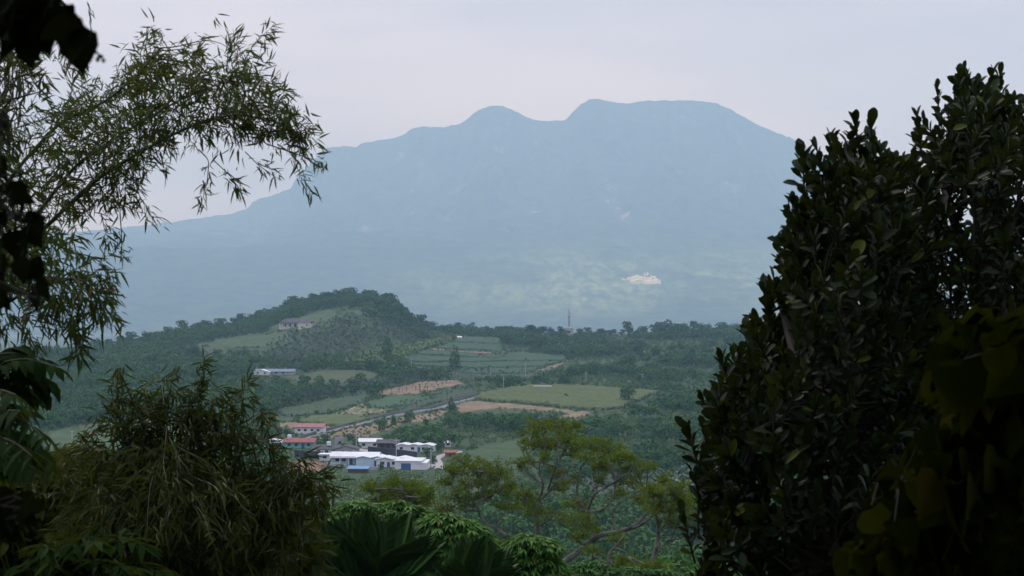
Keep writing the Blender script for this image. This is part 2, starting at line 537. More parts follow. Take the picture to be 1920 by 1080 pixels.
tea = [('upper tea terrace below the ridge woods', [(845, 642), (872, 633), (938, 634), (940, 646), (880, 643)]),
       ('second tea terrace with a dark bank at its foot', [(815, 653), (843, 643), (880, 645), (940, 648), (943, 660), (890, 656)]),
       ('narrow tea terrace between two pale paths', [(777, 665), (800, 658), (855, 661), (905, 665), (900, 670), (830, 667)]),
       ('wide tea terrace crossed by the lone conical tree', [(752, 668), (777, 667), (900, 672), (930, 674), (960, 663), (1000, 664), (1070, 671), (1060, 677), (945, 677), (850, 679), (760, 676)]),
       ('long tea terrace under the conical tree', [(760, 679), (850, 682), (945, 680), (1055, 680), (1020, 688), (930, 690), (850, 690), (780, 687)]),
       ('lowest tea terrace above the palm row', [(850, 693), (930, 693), (1015, 691), (985, 701), (900, 702), (860, 700)])]
for lb, po in tea:
    field('tea_terrace', lb, po, M_tea, 0.9, (0.35, 3.2), 0.22, 0.9, 1.2)
field('terrace_path', 'pale earth path between the tea terraces', [(795, 655), (803, 652), (920, 661), (926, 664), (910, 664), (860, 660), (803, 656)], M_soil, 0.5, None, rough=0.1, cat='path')
field('terrace_path', 'pale earth path climbing beside the tea terraces', [(750, 669), (800, 655), (850, 638), (862, 634), (866, 635), (842, 643), (806, 657), (776, 666), (757, 671)], M_soil, 0.3, None, rough=0.1, cat='path')
field('terrace_path', 'pale track at the foot of the tea terraces on the right', [(985, 699), (1030, 688), (1080, 672), (1084, 673), (1060, 682), (1015, 696), (990, 702)], M_soil, 0.3, None, rough=0.1, cat='path')
field('yellow_green_field', 'yellow-green sugarcane field above the tan strip', [(888, 747), (905, 740), (945, 731), (1000, 725), (1100, 727), (1240, 737), (1205, 750), (1170, 765), (1130, 771), (1040, 763), (975, 757), (900, 752)], M_cane, 1.4, (0.9, 4.5), 0.22, 0.9, 1.4, 0.2)
field('bare_soil_strip', 'tan bare soil strip below the yellow-green field', [(852, 760), (888, 752), (973, 760), (1040, 766), (1116, 774), (1090, 784), (1069, 787), (1050, 775), (1011, 771), (958, 767), (917, 768), (870, 775), (852, 770)], M_soil, 0.3)
field('bare_soil_field', 'tan soil field dotted with young stumps beside the palm row', [(700, 739), (717, 732), (755, 724), (800, 714), (860, 714), (872, 719), (830, 730), (792, 738), (742, 741)], M_soil, 0.3)
field('green_crop_field', 'smooth deep green crop field under the tan soil field', [(684, 757), (730, 743), (800, 744), (817, 747), (780, 757), (730, 766), (692, 766)], M_green, 0.8)
field('row_crop_field', 'dark row crop field beside the long palm row', [(510, 775), (605, 753), (680, 741), (704, 742), (670, 760), (620, 776), (540, 783)], M_row, 0.9, (0.5, 4.0), 0.45)
field('rubble_plot', 'patchy stony plot between the fields', [(622, 777), (670, 762), (700, 767), (745, 769), (690, 781), (640, 778)], M_rub, 0.4, (0.5, 4.0), 0.3)
field('light_green_field', 'light green plot above the pink-roofed house', [(552, 791), (590, 781), (635, 780), (705, 786), (665, 796), (625, 800), (580, 793)], M_cane, 0.8)
field('bare_soil_plot', 'tan earth bank behind the pink-roofed house', [(510, 796), (552, 792), (610, 798), (622, 802), (600, 805), (520, 803)], M_soil, 0.3)
field('orchard_soil', 'tan orchard ground with young bushes along the road', [(585, 825), (625, 810), (710, 793), (770, 780), (820, 772), (845, 764), (850, 772), (815, 787), (785, 792), (755, 792), (735, 807), (690, 820), (660, 822), (640, 818), (600, 829)], M_soil, 0.3)
field('terrace_plot', 'patchy terraced plot above the road bend', [(790, 742), (840, 732), (885, 730), (900, 738), (880, 745), (850, 752), (800, 762), (770, 764)], M_row, 0.6, (0.4, 4.0), 0.3)
field('meadow', 'light grass meadow below the pale hill house', [(355, 650), (400, 636), (470, 627), (540, 622), (548, 640), (500, 653), (430, 652)], M_mead, 0.4)
field('meadow', 'light grass slope beside the pale hill house', [(490, 618), (540, 603), (605, 583), (640, 580), (632, 598), (625, 616), (565, 622)], M_mead, 0.4)
field('golden_meadow', 'straw-coloured grass plot in the middle of the slope', [(530, 708), (600, 694), (690, 695), (722, 705), (685, 719), (600, 721), (550, 716)], M_gold, 0.5)
field('pasture', 'pale green field at the foot of the left hill', [(70, 835), (85, 812), (130, 800), (200, 788), (350, 786), (410, 806), (330, 830), (200, 836)], M_mead, 0.4)
field('pasture', 'tan-edged bare plot in the pale green field', [(125, 806), (165, 797), (250, 792), (240, 797), (180, 803), (135, 810)], M_gold, 0.7, keep=False)
field('grass_slope', 'light green grass slope right of the village', [(862, 852), (905, 838), (960, 826), (1000, 820), (1005, 850), (990, 868), (930, 874), (880, 868)], M_mead, 0.5, (0.9, 5), 0.2)
field('bare_soil_plot', 'brown ploughed plot left of the long pale blue house', [(535, 868), (590, 865), (612, 871), (602, 884), (535, 889)], M_soil2, 0.3)
field('banana_patch_ground', 'bright green banana patch beside the tea terraces', [(640, 686), (690, 662), (760, 652), (850, 635), (838, 645), (798, 655), (756, 668), (710, 684), (670, 692)], M_ban, 0.4, keep=False)
field('orchard_rows', 'grey-green orchard rows low in the valley', [(960, 950), (1120, 905), (1230, 893), (1420, 880), (1480, 960), (1300, 962), (1100, 962)], M_row, 0.5, (0.2, 5.0), 0.6, keep=False)

M_conc = solid_mat('pale_concrete_road', (0.36, 0.35, 0.33), (0.27, 0.265, 0.25), 0.3, 0.9, 6)
M_road = solid_mat('grey_asphalt_road', (0.19, 0.195, 0.20), (0.13, 0.132, 0.136), 0.3, 0.9, 6)
M_wallgrey = solid_mat('weathered_grey_concrete', (0.16, 0.165, 0.17), (0.10, 0.105, 0.11), 0.4, 0.9, 7)
M_darkwall = solid_mat('dark_stone_wall', (0.045, 0.048, 0.055), (0.03, 0.032, 0.036), 0.6, 0.9, 7)
ROADS = []
def road(name, label, pts, width, mat, off=0.35, cat='road'):
    w3 = np.array([G(*p) for p in pts])[:, :2]
    t = np.concatenate([[0], np.cumsum(np.linalg.norm(np.diff(w3, axis=0), axis=1))])
    tt = np.arange(0, t[-1], 3.0)
    c = np.stack([np.interp(tt, t, w3[:, 0]), np.interp(tt, t, w3[:, 1])], -1)
    for _ in range(3):
        c[1:-1] = (c[:-2] + 2 * c[1:-1] + c[2:]) / 4
    d = unit(np.gradient(c, axis=0)); s = np.stack([-d[:, 1], d[:, 0]], -1)
    cols = np.linspace(-width / 2, width / 2, 5)
    P = c[:, None] + s[:, None] * cols[None, :, None]
    Z = Hh(P[..., 0], P[..., 1]) + off
    Z[:, 0] -= 0.6; Z[:, -1] -= 0.6
    v = np.concatenate([P, Z[..., None]], -1).reshape(-1, 3)
    i = np.arange(len(c) - 1)[:, None] * 5; j = np.arange(4)[None]
    q = np.stack([i + j, i + j + 1, i + 6 + j, i + 5 + j], -1).reshape(-1, 4)
    tag(Cloud().add(v, q).build(name, mat, smooth=True), label, cat, kind='structure')
    ROADS.append((c, width))
    CLEAR.append(np.concatenate([np.array(pts) + (0, -2.5), (np.array(pts) + (0, 2.5))[::-1]]))
    return c, s
rc, rs = road('road', 'straight pale road climbing between the orchard and the fields', [(548, 833), (566, 826), (600, 815), (655, 800), (710, 786.5), (790, 770), (837, 761), (870, 751), (893, 745), (910, 738)], 3.2, M_road)
# low roadside wall on the far side
side = -1 if (rs[0, 1] < 0) else 1
wl = rc + rs * side * 3.0
c = Cloud()
P = np.stack([wl[:, 0], wl[:, 1], Hh(wl[:, 0], wl[:, 1])], -1)
for k in range(len(P) - 1):
    a, b = P[k], P[k + 1]; th = np.array([rs[k, 0], rs[k, 1], 0]) * 0.15
    up = np.array([0, 0, 1.0]); dn = np.array([0, 0, -0.6])
    v = [a - th + dn, a + th + dn, b + th + dn, b - th + dn, a - th + up, a + th + up, b + th + up, b - th + up]
    c.add(v, [(4, 5, 6, 7), (0, 4, 7, 3), (1, 2, 6, 5), (0, 1, 5, 4), (3, 7, 6, 2)])
tag(c.build('roadside_wall', M_wallgrey), 'low grey wall running along the straight road', 'wall')
road('track', 'winding concrete track at the right end of the village', [(822, 880), (824, 868), (816, 860), (836, 852), (868, 846)], 3.4, M_conc, cat='track')
road('track', 'pale farm track through the stony plot', [(590, 796), (620, 783), (660, 768), (680, 758)], 3.0, M_conc, cat='track')
road('village_lane', 'lane between the village houses', [(560, 829), (600, 838), (640, 838), (690, 846), (740, 858), (790, 870), (822, 876)], 4.0, M_conc, cat='lane')
road('track', 'pale earth track low on the right above the orchard rows', [(1280, 885), (1330, 876), (1400, 868)], 3.0, M_soil, cat='track')

# quarry on the mountain's lower slope
q0 = mount_z(1205, 533)
c = Cloud()
D0 = q0[1]; sx = D0 / F
for (xa, xb, ya, yb, dz) in ((-22, 36, 0, 8, 0), (-36, 20, 8, 15, 7), (-24, 30, 15, 22, 14), (2, 24, 22, 28, 21), (9, 20, 28, 33, 27)):
    n_ = 9
    xs_ = np.linspace(xa, xb, n_) * sx
    fr = np.stack([q0[0] + xs_, np.full(n_, D0 + ya * 9.0) + 30 * rng.normal(size=n_) * 0.3, np.full(n_, q0[2] + dz * 1.3 - 4) + rng.normal(size=n_) * 4], -1)
    ft = fr + (0, 12, 24); bk_ = ft + np.stack([0 * xs_, np.full(n_, (yb - ya) * 9.0), np.full(n_, 3.0)], -1)
    v = np.concatenate([fr, ft, bk_]); ii = np.arange(n_ - 1)
    c.add(v, np.concatenate([np.stack([ii, ii + 1, ii + 1 + n_, ii + n_], -1), np.stack([ii + n_, ii + n_ + 1, ii + 1 + 2 * n_, ii + 2 * n_], -1)]))
M_quarry = solid_mat('quarry_rock', (0.80, 0.70, 0.46), (0.50, 0.42, 0.26), 0.012, 0.95, 6)
tag(c.build('quarry', M_quarry), 'pale tan quarry benches on the mountain slope', 'quarry', kind='structure')

# ------------------------------------------------------------------ buildings
EXCL = []             # (x, y, r) kept free of scrub
M_white = solid_mat('white_paint', (0.70, 0.71, 0.73), (0.58, 0.59, 0.61), 0.4, 0.7, 5)
M_whiteroof = solid_mat('white_roof_sheet', (0.66, 0.68, 0.71), (0.55, 0.57, 0.60), 0.3, 0.5, 4)
M_paleblue = solid_mat('pale_blue_paint', (0.50, 0.64, 0.74), (0.42, 0.56, 0.66), 0.4, 0.7, 5)
M_red = solid_mat('red_roof_tiles', (0.30, 0.10, 0.095), (0.21, 0.075, 0.07), 0.5, 0.8, 5)
M_pink = solid_mat('faded_pink_roof', (0.32, 0.155, 0.155), (0.24, 0.12, 0.12), 0.5, 0.8, 5)
M_teal = solid_mat('teal_paint', (0.16, 0.42, 0.38), (0.13, 0.34, 0.31), 0.5, 0.8, 5)
M_dkroof = solid_mat('dark_roof_tiles', (0.085, 0.085, 0.095), (0.055, 0.055, 0.06), 0.5, 0.8, 5)
M_brown = solid_mat('brown_wall', (0.10, 0.065, 0.055), (0.08, 0.05, 0.045), 0.5, 0.8, 5)
M_blueroof = solid_mat('blue_metal_roof', (0.10, 0.25, 0.40), (0.08, 0.20, 0.33), 0.5, 0.5, 4)
M_slate = solid_mat('blue_grey_roof', (0.10, 0.15, 0.22), None, 0.5, 0.5, 4)
M_glass = solid_mat('dark_window_glass', (0.03, 0.035, 0.045), (0.02, 0.025, 0.03), 0.5, 0.15, 2)
M_door = solid_mat('blue_door_paint', (0.05, 0.10, 0.26), None, 0.5, 0.6)
M_cream = solid_mat('cream_wall', (0.60, 0.56, 0.48), (0.50, 0.46, 0.39), 0.4, 0.8, 5)
M_greywall = solid_mat('grey_concrete_wall', (0.40, 0.40, 0.40), (0.28, 0.28, 0.285), 0.4, 0.9, 6)
M_brick = solid_mat('brick_red', (0.30, 0.13, 0.09), None, 0.8, 0.9)
M_pole = solid_mat('pale_concrete_pole', (0.42, 0.42, 0.41), (0.34, 0.34, 0.33), 0.5, 0.9)
M_steel = solid_mat('grey_steel', (0.30, 0.31, 0.33), None, 0.5, 0.6, metal=0.2)

def at_ground(px, py, sink=0.0):
    p = G(px, py); p[2] -= sink
    return p

def house(label, px, py, Ln, Wd, Hw, roof='gable', rz=0.0, wall=None, roofm=None, rise=1.4, eave=0.5, wins=(), doors=(), humps=1, porch=None, name='house', cat='house', gable_front=False, flat_parapet=False, tank=None, clear=None):
    """local x along the long side, -y is the side facing the viewer; wins/doors: (side, u, w, h, z) with side front/right/left"""
    p = at_ground(px, py)
    if p[1] < 900:                  # the village houses are low and shallow
        Hw *= .76; rise *= .66; Wd *= .8
        if porch: porch = (porch[0] * .7, porch[1])
        wins = [(a, b, c, d * .72, e * .8) for a, b, c, d, e in wins]; doors = [(a, b, c, d * .78, e) for a, b, c, d, e in doors]
    t = empty(name, tuple(p), label, cat, rz=R(rz))
    EXCL.append((p[0], p[1], max(Ln, Wd) * 0.62 + 1.5))
    w_ = Cloud(); a, b = Ln / 2, Wd / 2
    segs = np.linspace(-a, a, humps + 1)
    w_.add([(-a, -b, -1.5), (a, -b, -1.5), (a, b, -1.5), (-a, b, -1.5), (-a, -b, Hw), (a, -b, Hw), (a, b, Hw), (-a, b, Hw)],
           [(0, 1, 5, 4), (1, 2, 6, 5), (2, 3, 7, 6), (3, 0, 4, 7)])
    r_ = Cloud(); th = 0.18; e = eave
    if roof == 'gable' and not gable_front:
        for sx in (-a, a):
            w_.add([(sx, -b, Hw), (sx, b, Hw), (sx, 0, Hw + rise)], [(0, 1, 2)])
        sl = rise / b
        for s in (-1, 1):
            y0, y1 = s * (b + e), 0
            z0, z1 = Hw - e * sl, Hw + rise
            v = [(-a - e, y0, z0), (a + e, y0, z0), (a + e, y1, z1), (-a - e, y1, z1)]
            v = v + [(x, y, z + th) for x, y, z in v]
            r_.add(v, [(0, 1, 2, 3), (4, 5, 6, 7), (0, 1, 5, 4), (0, 3, 7, 4), (1, 2, 6, 5)])
    elif roof == 'gable':           # gables face the viewer, one per hump (low waves)
        for k in range(humps):
            x0, x1 = segs[k], segs[k + 1]; xm = (x0 + x1) / 2
            for sy in (-b, b):
                w_.add([(x0, sy, Hw), (x1, sy, Hw), (xm, sy, Hw + rise)], [(0, 1, 2)])
            xs0 = x0 - (e if k == 0 else 0); xs1 = x1 + (e if k == humps - 1 else 0)
            for xa, xb in ((xs0, xm), (xs1, xm)):
                za = Hw - (rise / ((x1 - x0) / 2)) * (abs(xa - (x0 if xa < xm else x1)))
                v = [(xa, -b - e, za), (xb, -b - e, Hw + rise), (xb, b + e, Hw + rise), (xa, b + e, za)]
                v = v + [(x, y, z + th) for x, y, z in v]
                r_.add(v, [(0, 1, 2, 3), (4, 5, 6, 7), (0, 1, 5, 4), (0, 3, 7, 4), (3, 2, 6, 7)])
    elif roof == 'hip':
        i_ = min(b, a * 0.8)
        v = [(-a - e, -b - e, Hw - .1), (a + e, -b - e, Hw - .1), (a + e, b + e, Hw - .1), (-a - e, b + e, Hw - .1), (-a + i_, 0, Hw + rise), (a - i_, 0, Hw + rise)]
        r_.add(v, [(0, 1, 5, 4), (2, 3, 4, 5), (0, 1, 2, 3)]); r_.add(v, [(1, 2, 5), (3, 0, 4)])
    elif roof == 'shed':
        v = [(-a - e, -b - e, Hw), (a + e, -b - e, Hw), (a + e, b + e, Hw + rise), (-a - e, b + e, Hw + rise)]
        v = v + [(x, y, z + th) for x, y, z in v]
        r_.add(v, [(0, 1, 2, 3), (4, 5, 6, 7), (0, 1, 5, 4), (1, 2, 6, 5), (2, 3, 7, 6), (3, 0, 4, 7)])
        w_.add([(-a, b, Hw), (a, b, Hw), (a, b, Hw + rise), (-a, b, Hw + rise)], [(0, 1, 2, 3)])
        for sx in (-a, a):
            w_.add([(sx, -b, Hw), (sx, b, Hw), (sx, b, Hw + rise)], [(0, 1, 2)])
    else:                           # flat slab with a lip
        r_.box(-a - e, a + e, -b - e, b + e, Hw, Hw + 0.25)
        if flat_parapet:
            for x0, x1, y0, y1 in ((-a, a, -b, -b + .15), (-a, a, b - .15, b), (-a, -a + .15, -b + .15, b - .15), (a - .15, a, -b + .15, b - .15)):
                r_.box(x0, x1, y0, y1, Hw + .25, Hw + .8)
    w_.build('wall', wall or M_white, t)
    ro = r_.build('roof', roofm or M_whiteroof, t)
    def panel(kind, spec, mat):
        sd, u_, ww, hh, z = spec
        c_ = Cloud()
        if sd == 'front':
            c_.box(u_ - ww / 2, u_ + ww / 2, -b - 0.06, -b + 0.02, z, z + hh)
        elif sd == 'right':
            c_.box(a - 0.02, a + 0.06, u_ - ww / 2, u_ + ww / 2, z, z + hh)
        else:
            c_.box(-a - 0.06, -a + 0.02, u_ - ww / 2, u_ + ww / 2, z, z + hh)
        c_.build(kind, mat, t)
    for s in wins: panel('window', s, M_glass)
    for s in doors: panel('door', s, M_door)
    if porch:                       # a veranda: slab roof on posts in front
        d_, n_ = porch
        sl = Cloud().box(-a - .2, a + .2, -b - d_, -b - 0.01, Hw - 0.45, Hw - 0.27)
        sl.build('porch_roof', roofm or M_whiteroof, t)
        for k in range(n_):
            x = -a + 0.2 + (Ln - 0.4) * k / (n_ - 1)
            Cloud().box(x - .12, x + .12, -b - d_ + .1, -b - d_ + .34, -1.5, Hw - 0.46).build('post', M_white, t)
    if tank:
        x, y = tank
        zt = Hw + (rise if roof != 'flat' else 0.25) - 0.1
        c_ = Cloud().tube([(x, y, zt), (x, y, zt + .15), (x, y, zt + 1.2), (x, y, zt + 1.45), (x, y, zt + 1.5)], [.7, .75, .75, .5, .02], 10)
        c_.build('water_tank', M_whiteroof, t)
    u0, v0 = to_px(p)
    hw_ = (Ln / 2 + 1) / p[1] * F; hh_ = (Hw + rise + 0.3) / p[1] * F
    if clear is None or clear:
        CLEAR.append(np.array([(u0 - hw_, v0 - 3), (u0 + hw_, v0 - 3), (u0 + hw_, v0 - hh_), (u0 - hw_, v0 - hh_)]))
    return t

W = lambda *xs, w=1.2, h=1.2, z=1.0, s='front': [(s, x, w, h, z) for x in xs]
# the village, front row
house('long pale blue house with white roof and open veranda, widest in the village', 668, 868, 15, 9, 3.3, 'gable', -7, M_paleblue, M_whiteroof, 1.5, 0.6,
      W(-5.5, -3.4, 2.6, 4.6, w=1.3, h=1.4), [('front', -1.0, 1.1, 2.2, 0), ('front', 0.8, 1.1, 2.2, 0)], porch=(2.2, 6))
house('pale blue house with twin white gables facing the valley, joined to the long one', 698, 872, 9.5, 8, 3.4, 'gable', -7, M_paleblue, M_whiteroof, 0.8, 0.5,
      [('front', 3.4, 1.2, 1.3, 1.0)], [('front', 1.8, 1.1, 2.2, 0)], humps=2, gable_front=True)
house('white house with two shallow white gables beside the blue-door warehouse', 741, 874, 11, 8, 3.2, 'gable', -7, M_white, M_whiteroof, 0.9, 0.5,
      W(-3.6, 0.2, 3.9, w=1.4, h=1.3), [('front', -1.6, 1.0, 2.1, 0)], humps=2, gable_front=True)
house('white warehouse with a wide blue door at the right end of the row', 769, 878, 8.5, 9, 3.4, 'shed', -8, M_white, M_whiteroof, 0.5, 0.3,
      [], [('front', -0.6, 3.2, 2.5, 0)], name='warehouse', cat='warehouse')
house('plain white annexe with sloping roof at the far right end of the row', 788, 879, 5.0, 7, 2.6, 'shed', -8, M_white, M_white, -0.0 + 0.9, 0.15, name='annexe', cat='annexe')
house('small flat white lean-to at the left end of the long pale blue house', 619, 863, 6.5, 5, 2.6, 'flat', -6, M_white, M_whiteroof, 0, 0.4, W(-1.4, 1.2), name='lean_to', cat='lean-to')
house('open shed with a bright blue roof below the long pale blue house', 672, 886, 6.0, 4, 1.6, 'shed', -5, M_brown, M_blueroof, 0.7, 0.4, name='shed', cat='shed')
# middle row
house('grey-roofed house with white water tank behind the flat lean-to', 614, 852, 9, 7, 2.8, 'gable', -4, M_white, M_dkroof, 1.6, 0.4, W(-2.6, 0.2, 2.6), tank=(0.6, -1.0))
house('dark house with white-edged gable behind the long pale blue house', 652, 853, 7, 7, 3.0, 'gable', -6, M_greywall, M_dkroof, 1.4, 0.4, W(-1.2, 1.4), gable_front=True)
house('white house with white roof behind the dark retaining wall', 695, 839, 7.5, 6.5, 3.0, 'gable', -5, M_white, M_whiteroof, 1.3, 0.5, W(-2.1, 1.8) + W(0.0, s='left'))
house('low brown house with dark roof between two white houses', 729, 841, 7.5, 6, 2.9, 'gable', -5, M_brown, M_dkroof, 1.3, 0.5, W(-2.0, 0.2, 2.2, w=1.0, h=1.7, z=0.6))
house('white house under three wavy white roofs near the lane end', 780, 846, 12.5, 7, 2.9, 'gable', -9, M_white, M_whiteroof, 0.7, 0.5, W(-4.6, -0.6, 3.2, w=1.1, h=1.2), [('front', 1.6, 1.0, 2.1, 0)], humps=3, gable_front=True)
# back row
house('teal-walled house with bright red roof and white water tank', 563, 839, 10.5, 6.5, 2.9, 'gable', -3, M_teal, M_red, 1.5, 0.6, W(-3.5, -1.0, 3.4, w=1.1), [('front', 1.4, 1.1, 2.1, 0)], tank=(-3.9, 0.4))
house('small white house left of the teal red-roofed house', 514, 838, 6.0, 6, 2.6, 'gable', -6, M_white, M_whiteroof, 1.3, 0.4, W(-1.2, 1.3, w=0.9), gable_front=True)
house('pale green lean-to between the small white house and the red roof', 530, 839, 3.4, 4, 2.2, 'shed', -4, M_teal, M_whiteroof, 0.4, 0.2, name='lean_to', cat='lean-to')
house('white two-tone house with faded pink roof beside the straight road', 582, 812, 11, 7, 3.4, 'gable', -6, M_white, M_pink, 1.5, 0.6, W(-3.8, -1.4, 1.2, 3.6, w=1.0, h=1.1, z=1.2))
house('bare grey concrete block house by the orchard', 636, 834, 2.8, 3, 2.6, 'flat', -4, M_greywall, M_greywall, 0, 0.1, [('front', 0.4, 0.8, 2.0, 0)], flat_parapet=True, name='block_house', cat='hut')
house('tiny white kiosk with peaked roof above the winding track', 840, 838, 2.2, 2.2, 2.2, 'hip', 0, M_white, M_whiteroof, 0.8, 0.5, [('front', 0, 0.9, 1.0, 0.9)], name='kiosk', cat='kiosk')
house('small brick shrine beside the winding concrete track', 845, 856, 3.6, 3, 2.0, 'gable', -5, M_brick, M_brick, 0.8, 0.4, [('front', 0, 0.9, 1.2, 0.2)], name='shrine', cat='shrine')
# outlying
def hill_house():
    house('pale cream house with dark roof alone on the hill meadow', 577, 615, 10, 9, 4.0, 'hip', -20, M_cream, M_dkroof, 2.2, 0.6, [('front', 1.5, 1.0, 1.2, 1.6)])
    house('colonnaded wing of white pillars under a dark hip roof on the hill meadow', 549, 614, 17, 8, 3.8, 'hip', -4, M_cream, M_dkroof, 2.6, 0.5, W(-5, -1.5, 2.5, 5.5, w=1.6, h=2.2, z=0.6), porch=(2.0, 6))
hill_house()
house('long low farm building with blue roof on the slope', 514, 701, 24, 8, 1.5, 'gable', -3, M_greywall, M_slate, 1.2, 0.5, W(-7, -3, 2, 6, h=.8, z=.5), name='farm_building', cat='farm building')
house('white gabled front of the farm building on the slope', 492, 702, 9, 6, 1.5, 'gable', -3, M_white, M_whiteroof, 1.2, 0.4, W(-2, 2, h=.8, z=.5), gable_front=True, name='farm_building', cat='farm building')
house('grey concrete tank with flat top at the far edge of the yellow-green field', 1017, 731, 9.5, 5, 1.8, 'flat', -2, M_greywall, M_greywall, 0, 0.1, name='water_tank', cat='tank')
house('grey two-box equipment building at the foot of the telecom mast', 1062, 628, 12, 8, 6.0, 'flat', -4, M_greywall, M_greywall, 0, 0.2, W(-3, 0, 3, w=1.4, h=1.3, z=3), flat_parapet=True, name='equipment_building', cat='building', tank=(2.5, 0))
house('tiny white field hut at the top of the tea terrace path', 862, 636, 3, 3, 1.6, 'gable', -10, M_white, M_whiteroof, 0.7, 0.3, [('front', 0, 0.8, 1.2, 0)], name='field_hut', cat='hut')

def wall_run(label, pts, h, mat, th=0.5):
    w3 = np.array([G(*p) for p in pts])
    c_ = Cloud()
    seg = []
    for k in range(len(w3) - 1):
        for f_ in np.linspace(0, 1, 9)[:-1]:
            seg.append(w3[k] * (1 - f_) + w3[k + 1] * f_)
    seg.append(w3[-1]); seg = np.array(seg)
    top = Hh(seg[:, 0], seg[:, 1]) + h
    for k in range(len(seg) - 1):
        a, b = seg[k], seg[k + 1]
        v = []
        for q_, tz in ((a, top[k]), (b, top[k + 1])):
            for dy in (-th / 2, th / 2):
                v += [(q_[0], q_[1] + dy, tz - h - 1), (q_[0], q_[1] + dy, tz)]
        c_.add(v, [(0, 4, 5, 1), (2, 6, 7, 3), (1, 5, 7, 3)])
    tag(c_.build('retaining_wall', mat), label, 'wall')
    CLEAR.append(np.concatenate([np.array(pts, float), (np.array(pts, float) - (0, h / w3[0, 1] * F))[::-1]]))
wall_run('long dark retaining wall below the white and brown houses', [(690, 851), (735, 856), (782, 862)], 2.6, M_darkwall)
wall_run('dark stone wall left of the grey-roofed house', [(552, 857), (580, 859), (606, 860)], 2.4, M_darkwall)
wall_run('pale terrace wall under the long pale blue house', [(612, 872), (660, 878), (712, 881)], 0.9, M_greywall)

# utility poles -------------------------------------------------------------
def pole_mesh(hgt, arms):
    c_ = Cloud().tube([(0, 0, -0.6), (0, 0, hgt * 0.5), (0, 0, hgt)], [0.24, 0.20, 0.15], 8)
    return c_
PG = 'concrete utility poles of the valley'
poles = [(505, 817, 30, 'concrete pole left of the pink-roofed house'), (668, 848, 38, 'tall pole behind the long pale blue house'), (743, 860, 37, 'tall pole in front of the low brown house'),
         (808, 876, 33, 'pole beside the winding track at the village end'), (847, 826, 16, 'thin pole above the white kiosk'), (944, 733, 27, 'pole at the left end of the yellow-green field'),
         (985, 709, 28, 'pole below the tea terraces'), (1045, 720, 22, 'pole behind the grey concrete tank'), (1099, 719, 22, 'double-armed pole above the yellow-green field'),
         (1205, 725, 24, 'pole above the right part of the yellow-green field'), (541, 676, 16, 'pole before the palm grove'), (771, 686, 14, 'pole on the terrace left of the conical tree'),
         (920, 702, 14, 'pole on the lowest tea terrace'), (844, 690, 14, 'thin pole just left of the conical tree'), (1352, 738, 16, 'pole in the scrub at the right'), (135, 825, 18, 'pole in the pale green field'),
         (1059, 668, 16, 'pole in the woods below the telecom mast'), (1108, 628, 14, 'pole on the ridge right of the telecom mast'), (430, 768, 14, 'pole in the scrub above the bamboo clump'), (778, 768, 14, 'pole beside the straight road in the middle')]
for px, py, hp, lb in poles:
    p = at_ground(px, py)
    hm = hp / F * p[1]
    t = empty('utility_pole', tuple(p), lb, 'utility pole', PG, rz=random.uniform(-.5, .5))
    th_ = 0.85
    c_ = Cloud().tube([(0, 0, -0.6), (0, 0, hm * .5), (0, 0, hm)], [0.2 * th_, 0.18 * th_, 0.14 * th_], 8)
    c_.build('shaft', M_pole, t)
    for z in ((hm - 0.5,) if hm < 6 else (hm - 0.5, hm - 1.5)):
        Cloud().box(-0.9, 0.9, 0.1, 0.24, z, z + 0.14).build('crossarm', M_pole, t)
    for x in (-0.8, 0.8):
        Cloud().tube([(x, 0.17, hm - 0.36), (x, 0.17, hm - 0.05)], [0.07, 0.05], 6).build('insulator', M_steel, t)

# telecom mast
p = at_ground(1067, 629)
t = empty('telecom_mast', tuple(p), 'slim grey telecom mast with antenna panels rising from the ridge', 'mast')
sc_ = p[1] / F
zt = 48 * sc_
Cloud().tube([(0, 0, -1), (0, 0, zt * .5), (0, 0, zt)], [1.1, 0.9, 0.6], 10).build('shaft', M_steel, t)
Cloud().tube([(0, 0, zt * .76), (0, 0, zt * .775)], [1.9, 1.9], 10).build('platform', M_steel, t)
for k in range(3):
    a_ = k * 2.1 + 0.5
    x, y = 2.0 * math.cos(a_), 2.0 * math.sin(a_)
    an = Cloud().box(x - .3, x + .3, y - .2, y + .2, zt * .78, zt * .99)
    an.build('antenna_panel', M_white, t)
    Cloud().tube([(0, 0, zt * .86), (x, y, zt * .86)], [.14, .12], 6).build('bracket', M_steel, t)
Cloud().tube([(0, 0, zt), (0, 0, zt + 2.0)], [.12, .06], 6).build('lightning_rod', M_steel, t)

# ------------------------------------------------------------------ trees of the valley
M_far = leaf_mat('valley_foliage', (0.013, 0.054, 0.014), (0.040, 0.112, 0.027), None, trans=0.12, rough=0.75, spec=0.12, patch=(0.056, 0.128, 0.030), patch_scale=0.03)
M_scrub = leaf_mat('scrub_foliage', (0.022, 0.080, 0.018), (0.060, 0.142, 0.034), (0.20, 0.20, 0.08), 0.05, trans=0.12, rough=0.75, spec=0.12, patch=(0.084, 0.146, 0.038), patch_scale=0.022)
M_banleaf = leaf_mat('banana_foliage', (0.085, 0.165, 0.040), (0.14, 0.22, 0.06), None, trans=0.15, rough=0.6, spec=0.2)
M_palm = leaf_mat('palm_foliage', (0.010, 0.044, 0.016), (0.028, 0.082, 0.028), None, trans=0.1, rough=0.6, spec=0.2)
M_bark = solid_mat('grey_bark', (0.13, 0.115, 0.095), (0.07, 0.06, 0.05), 1.5, 0.95, 6)
M_palmtrunk = solid_mat('pale_palm_trunk', (0.17, 0.165, 0.14), (0.11, 0.105, 0.09), 1.0, 0.9, 5)

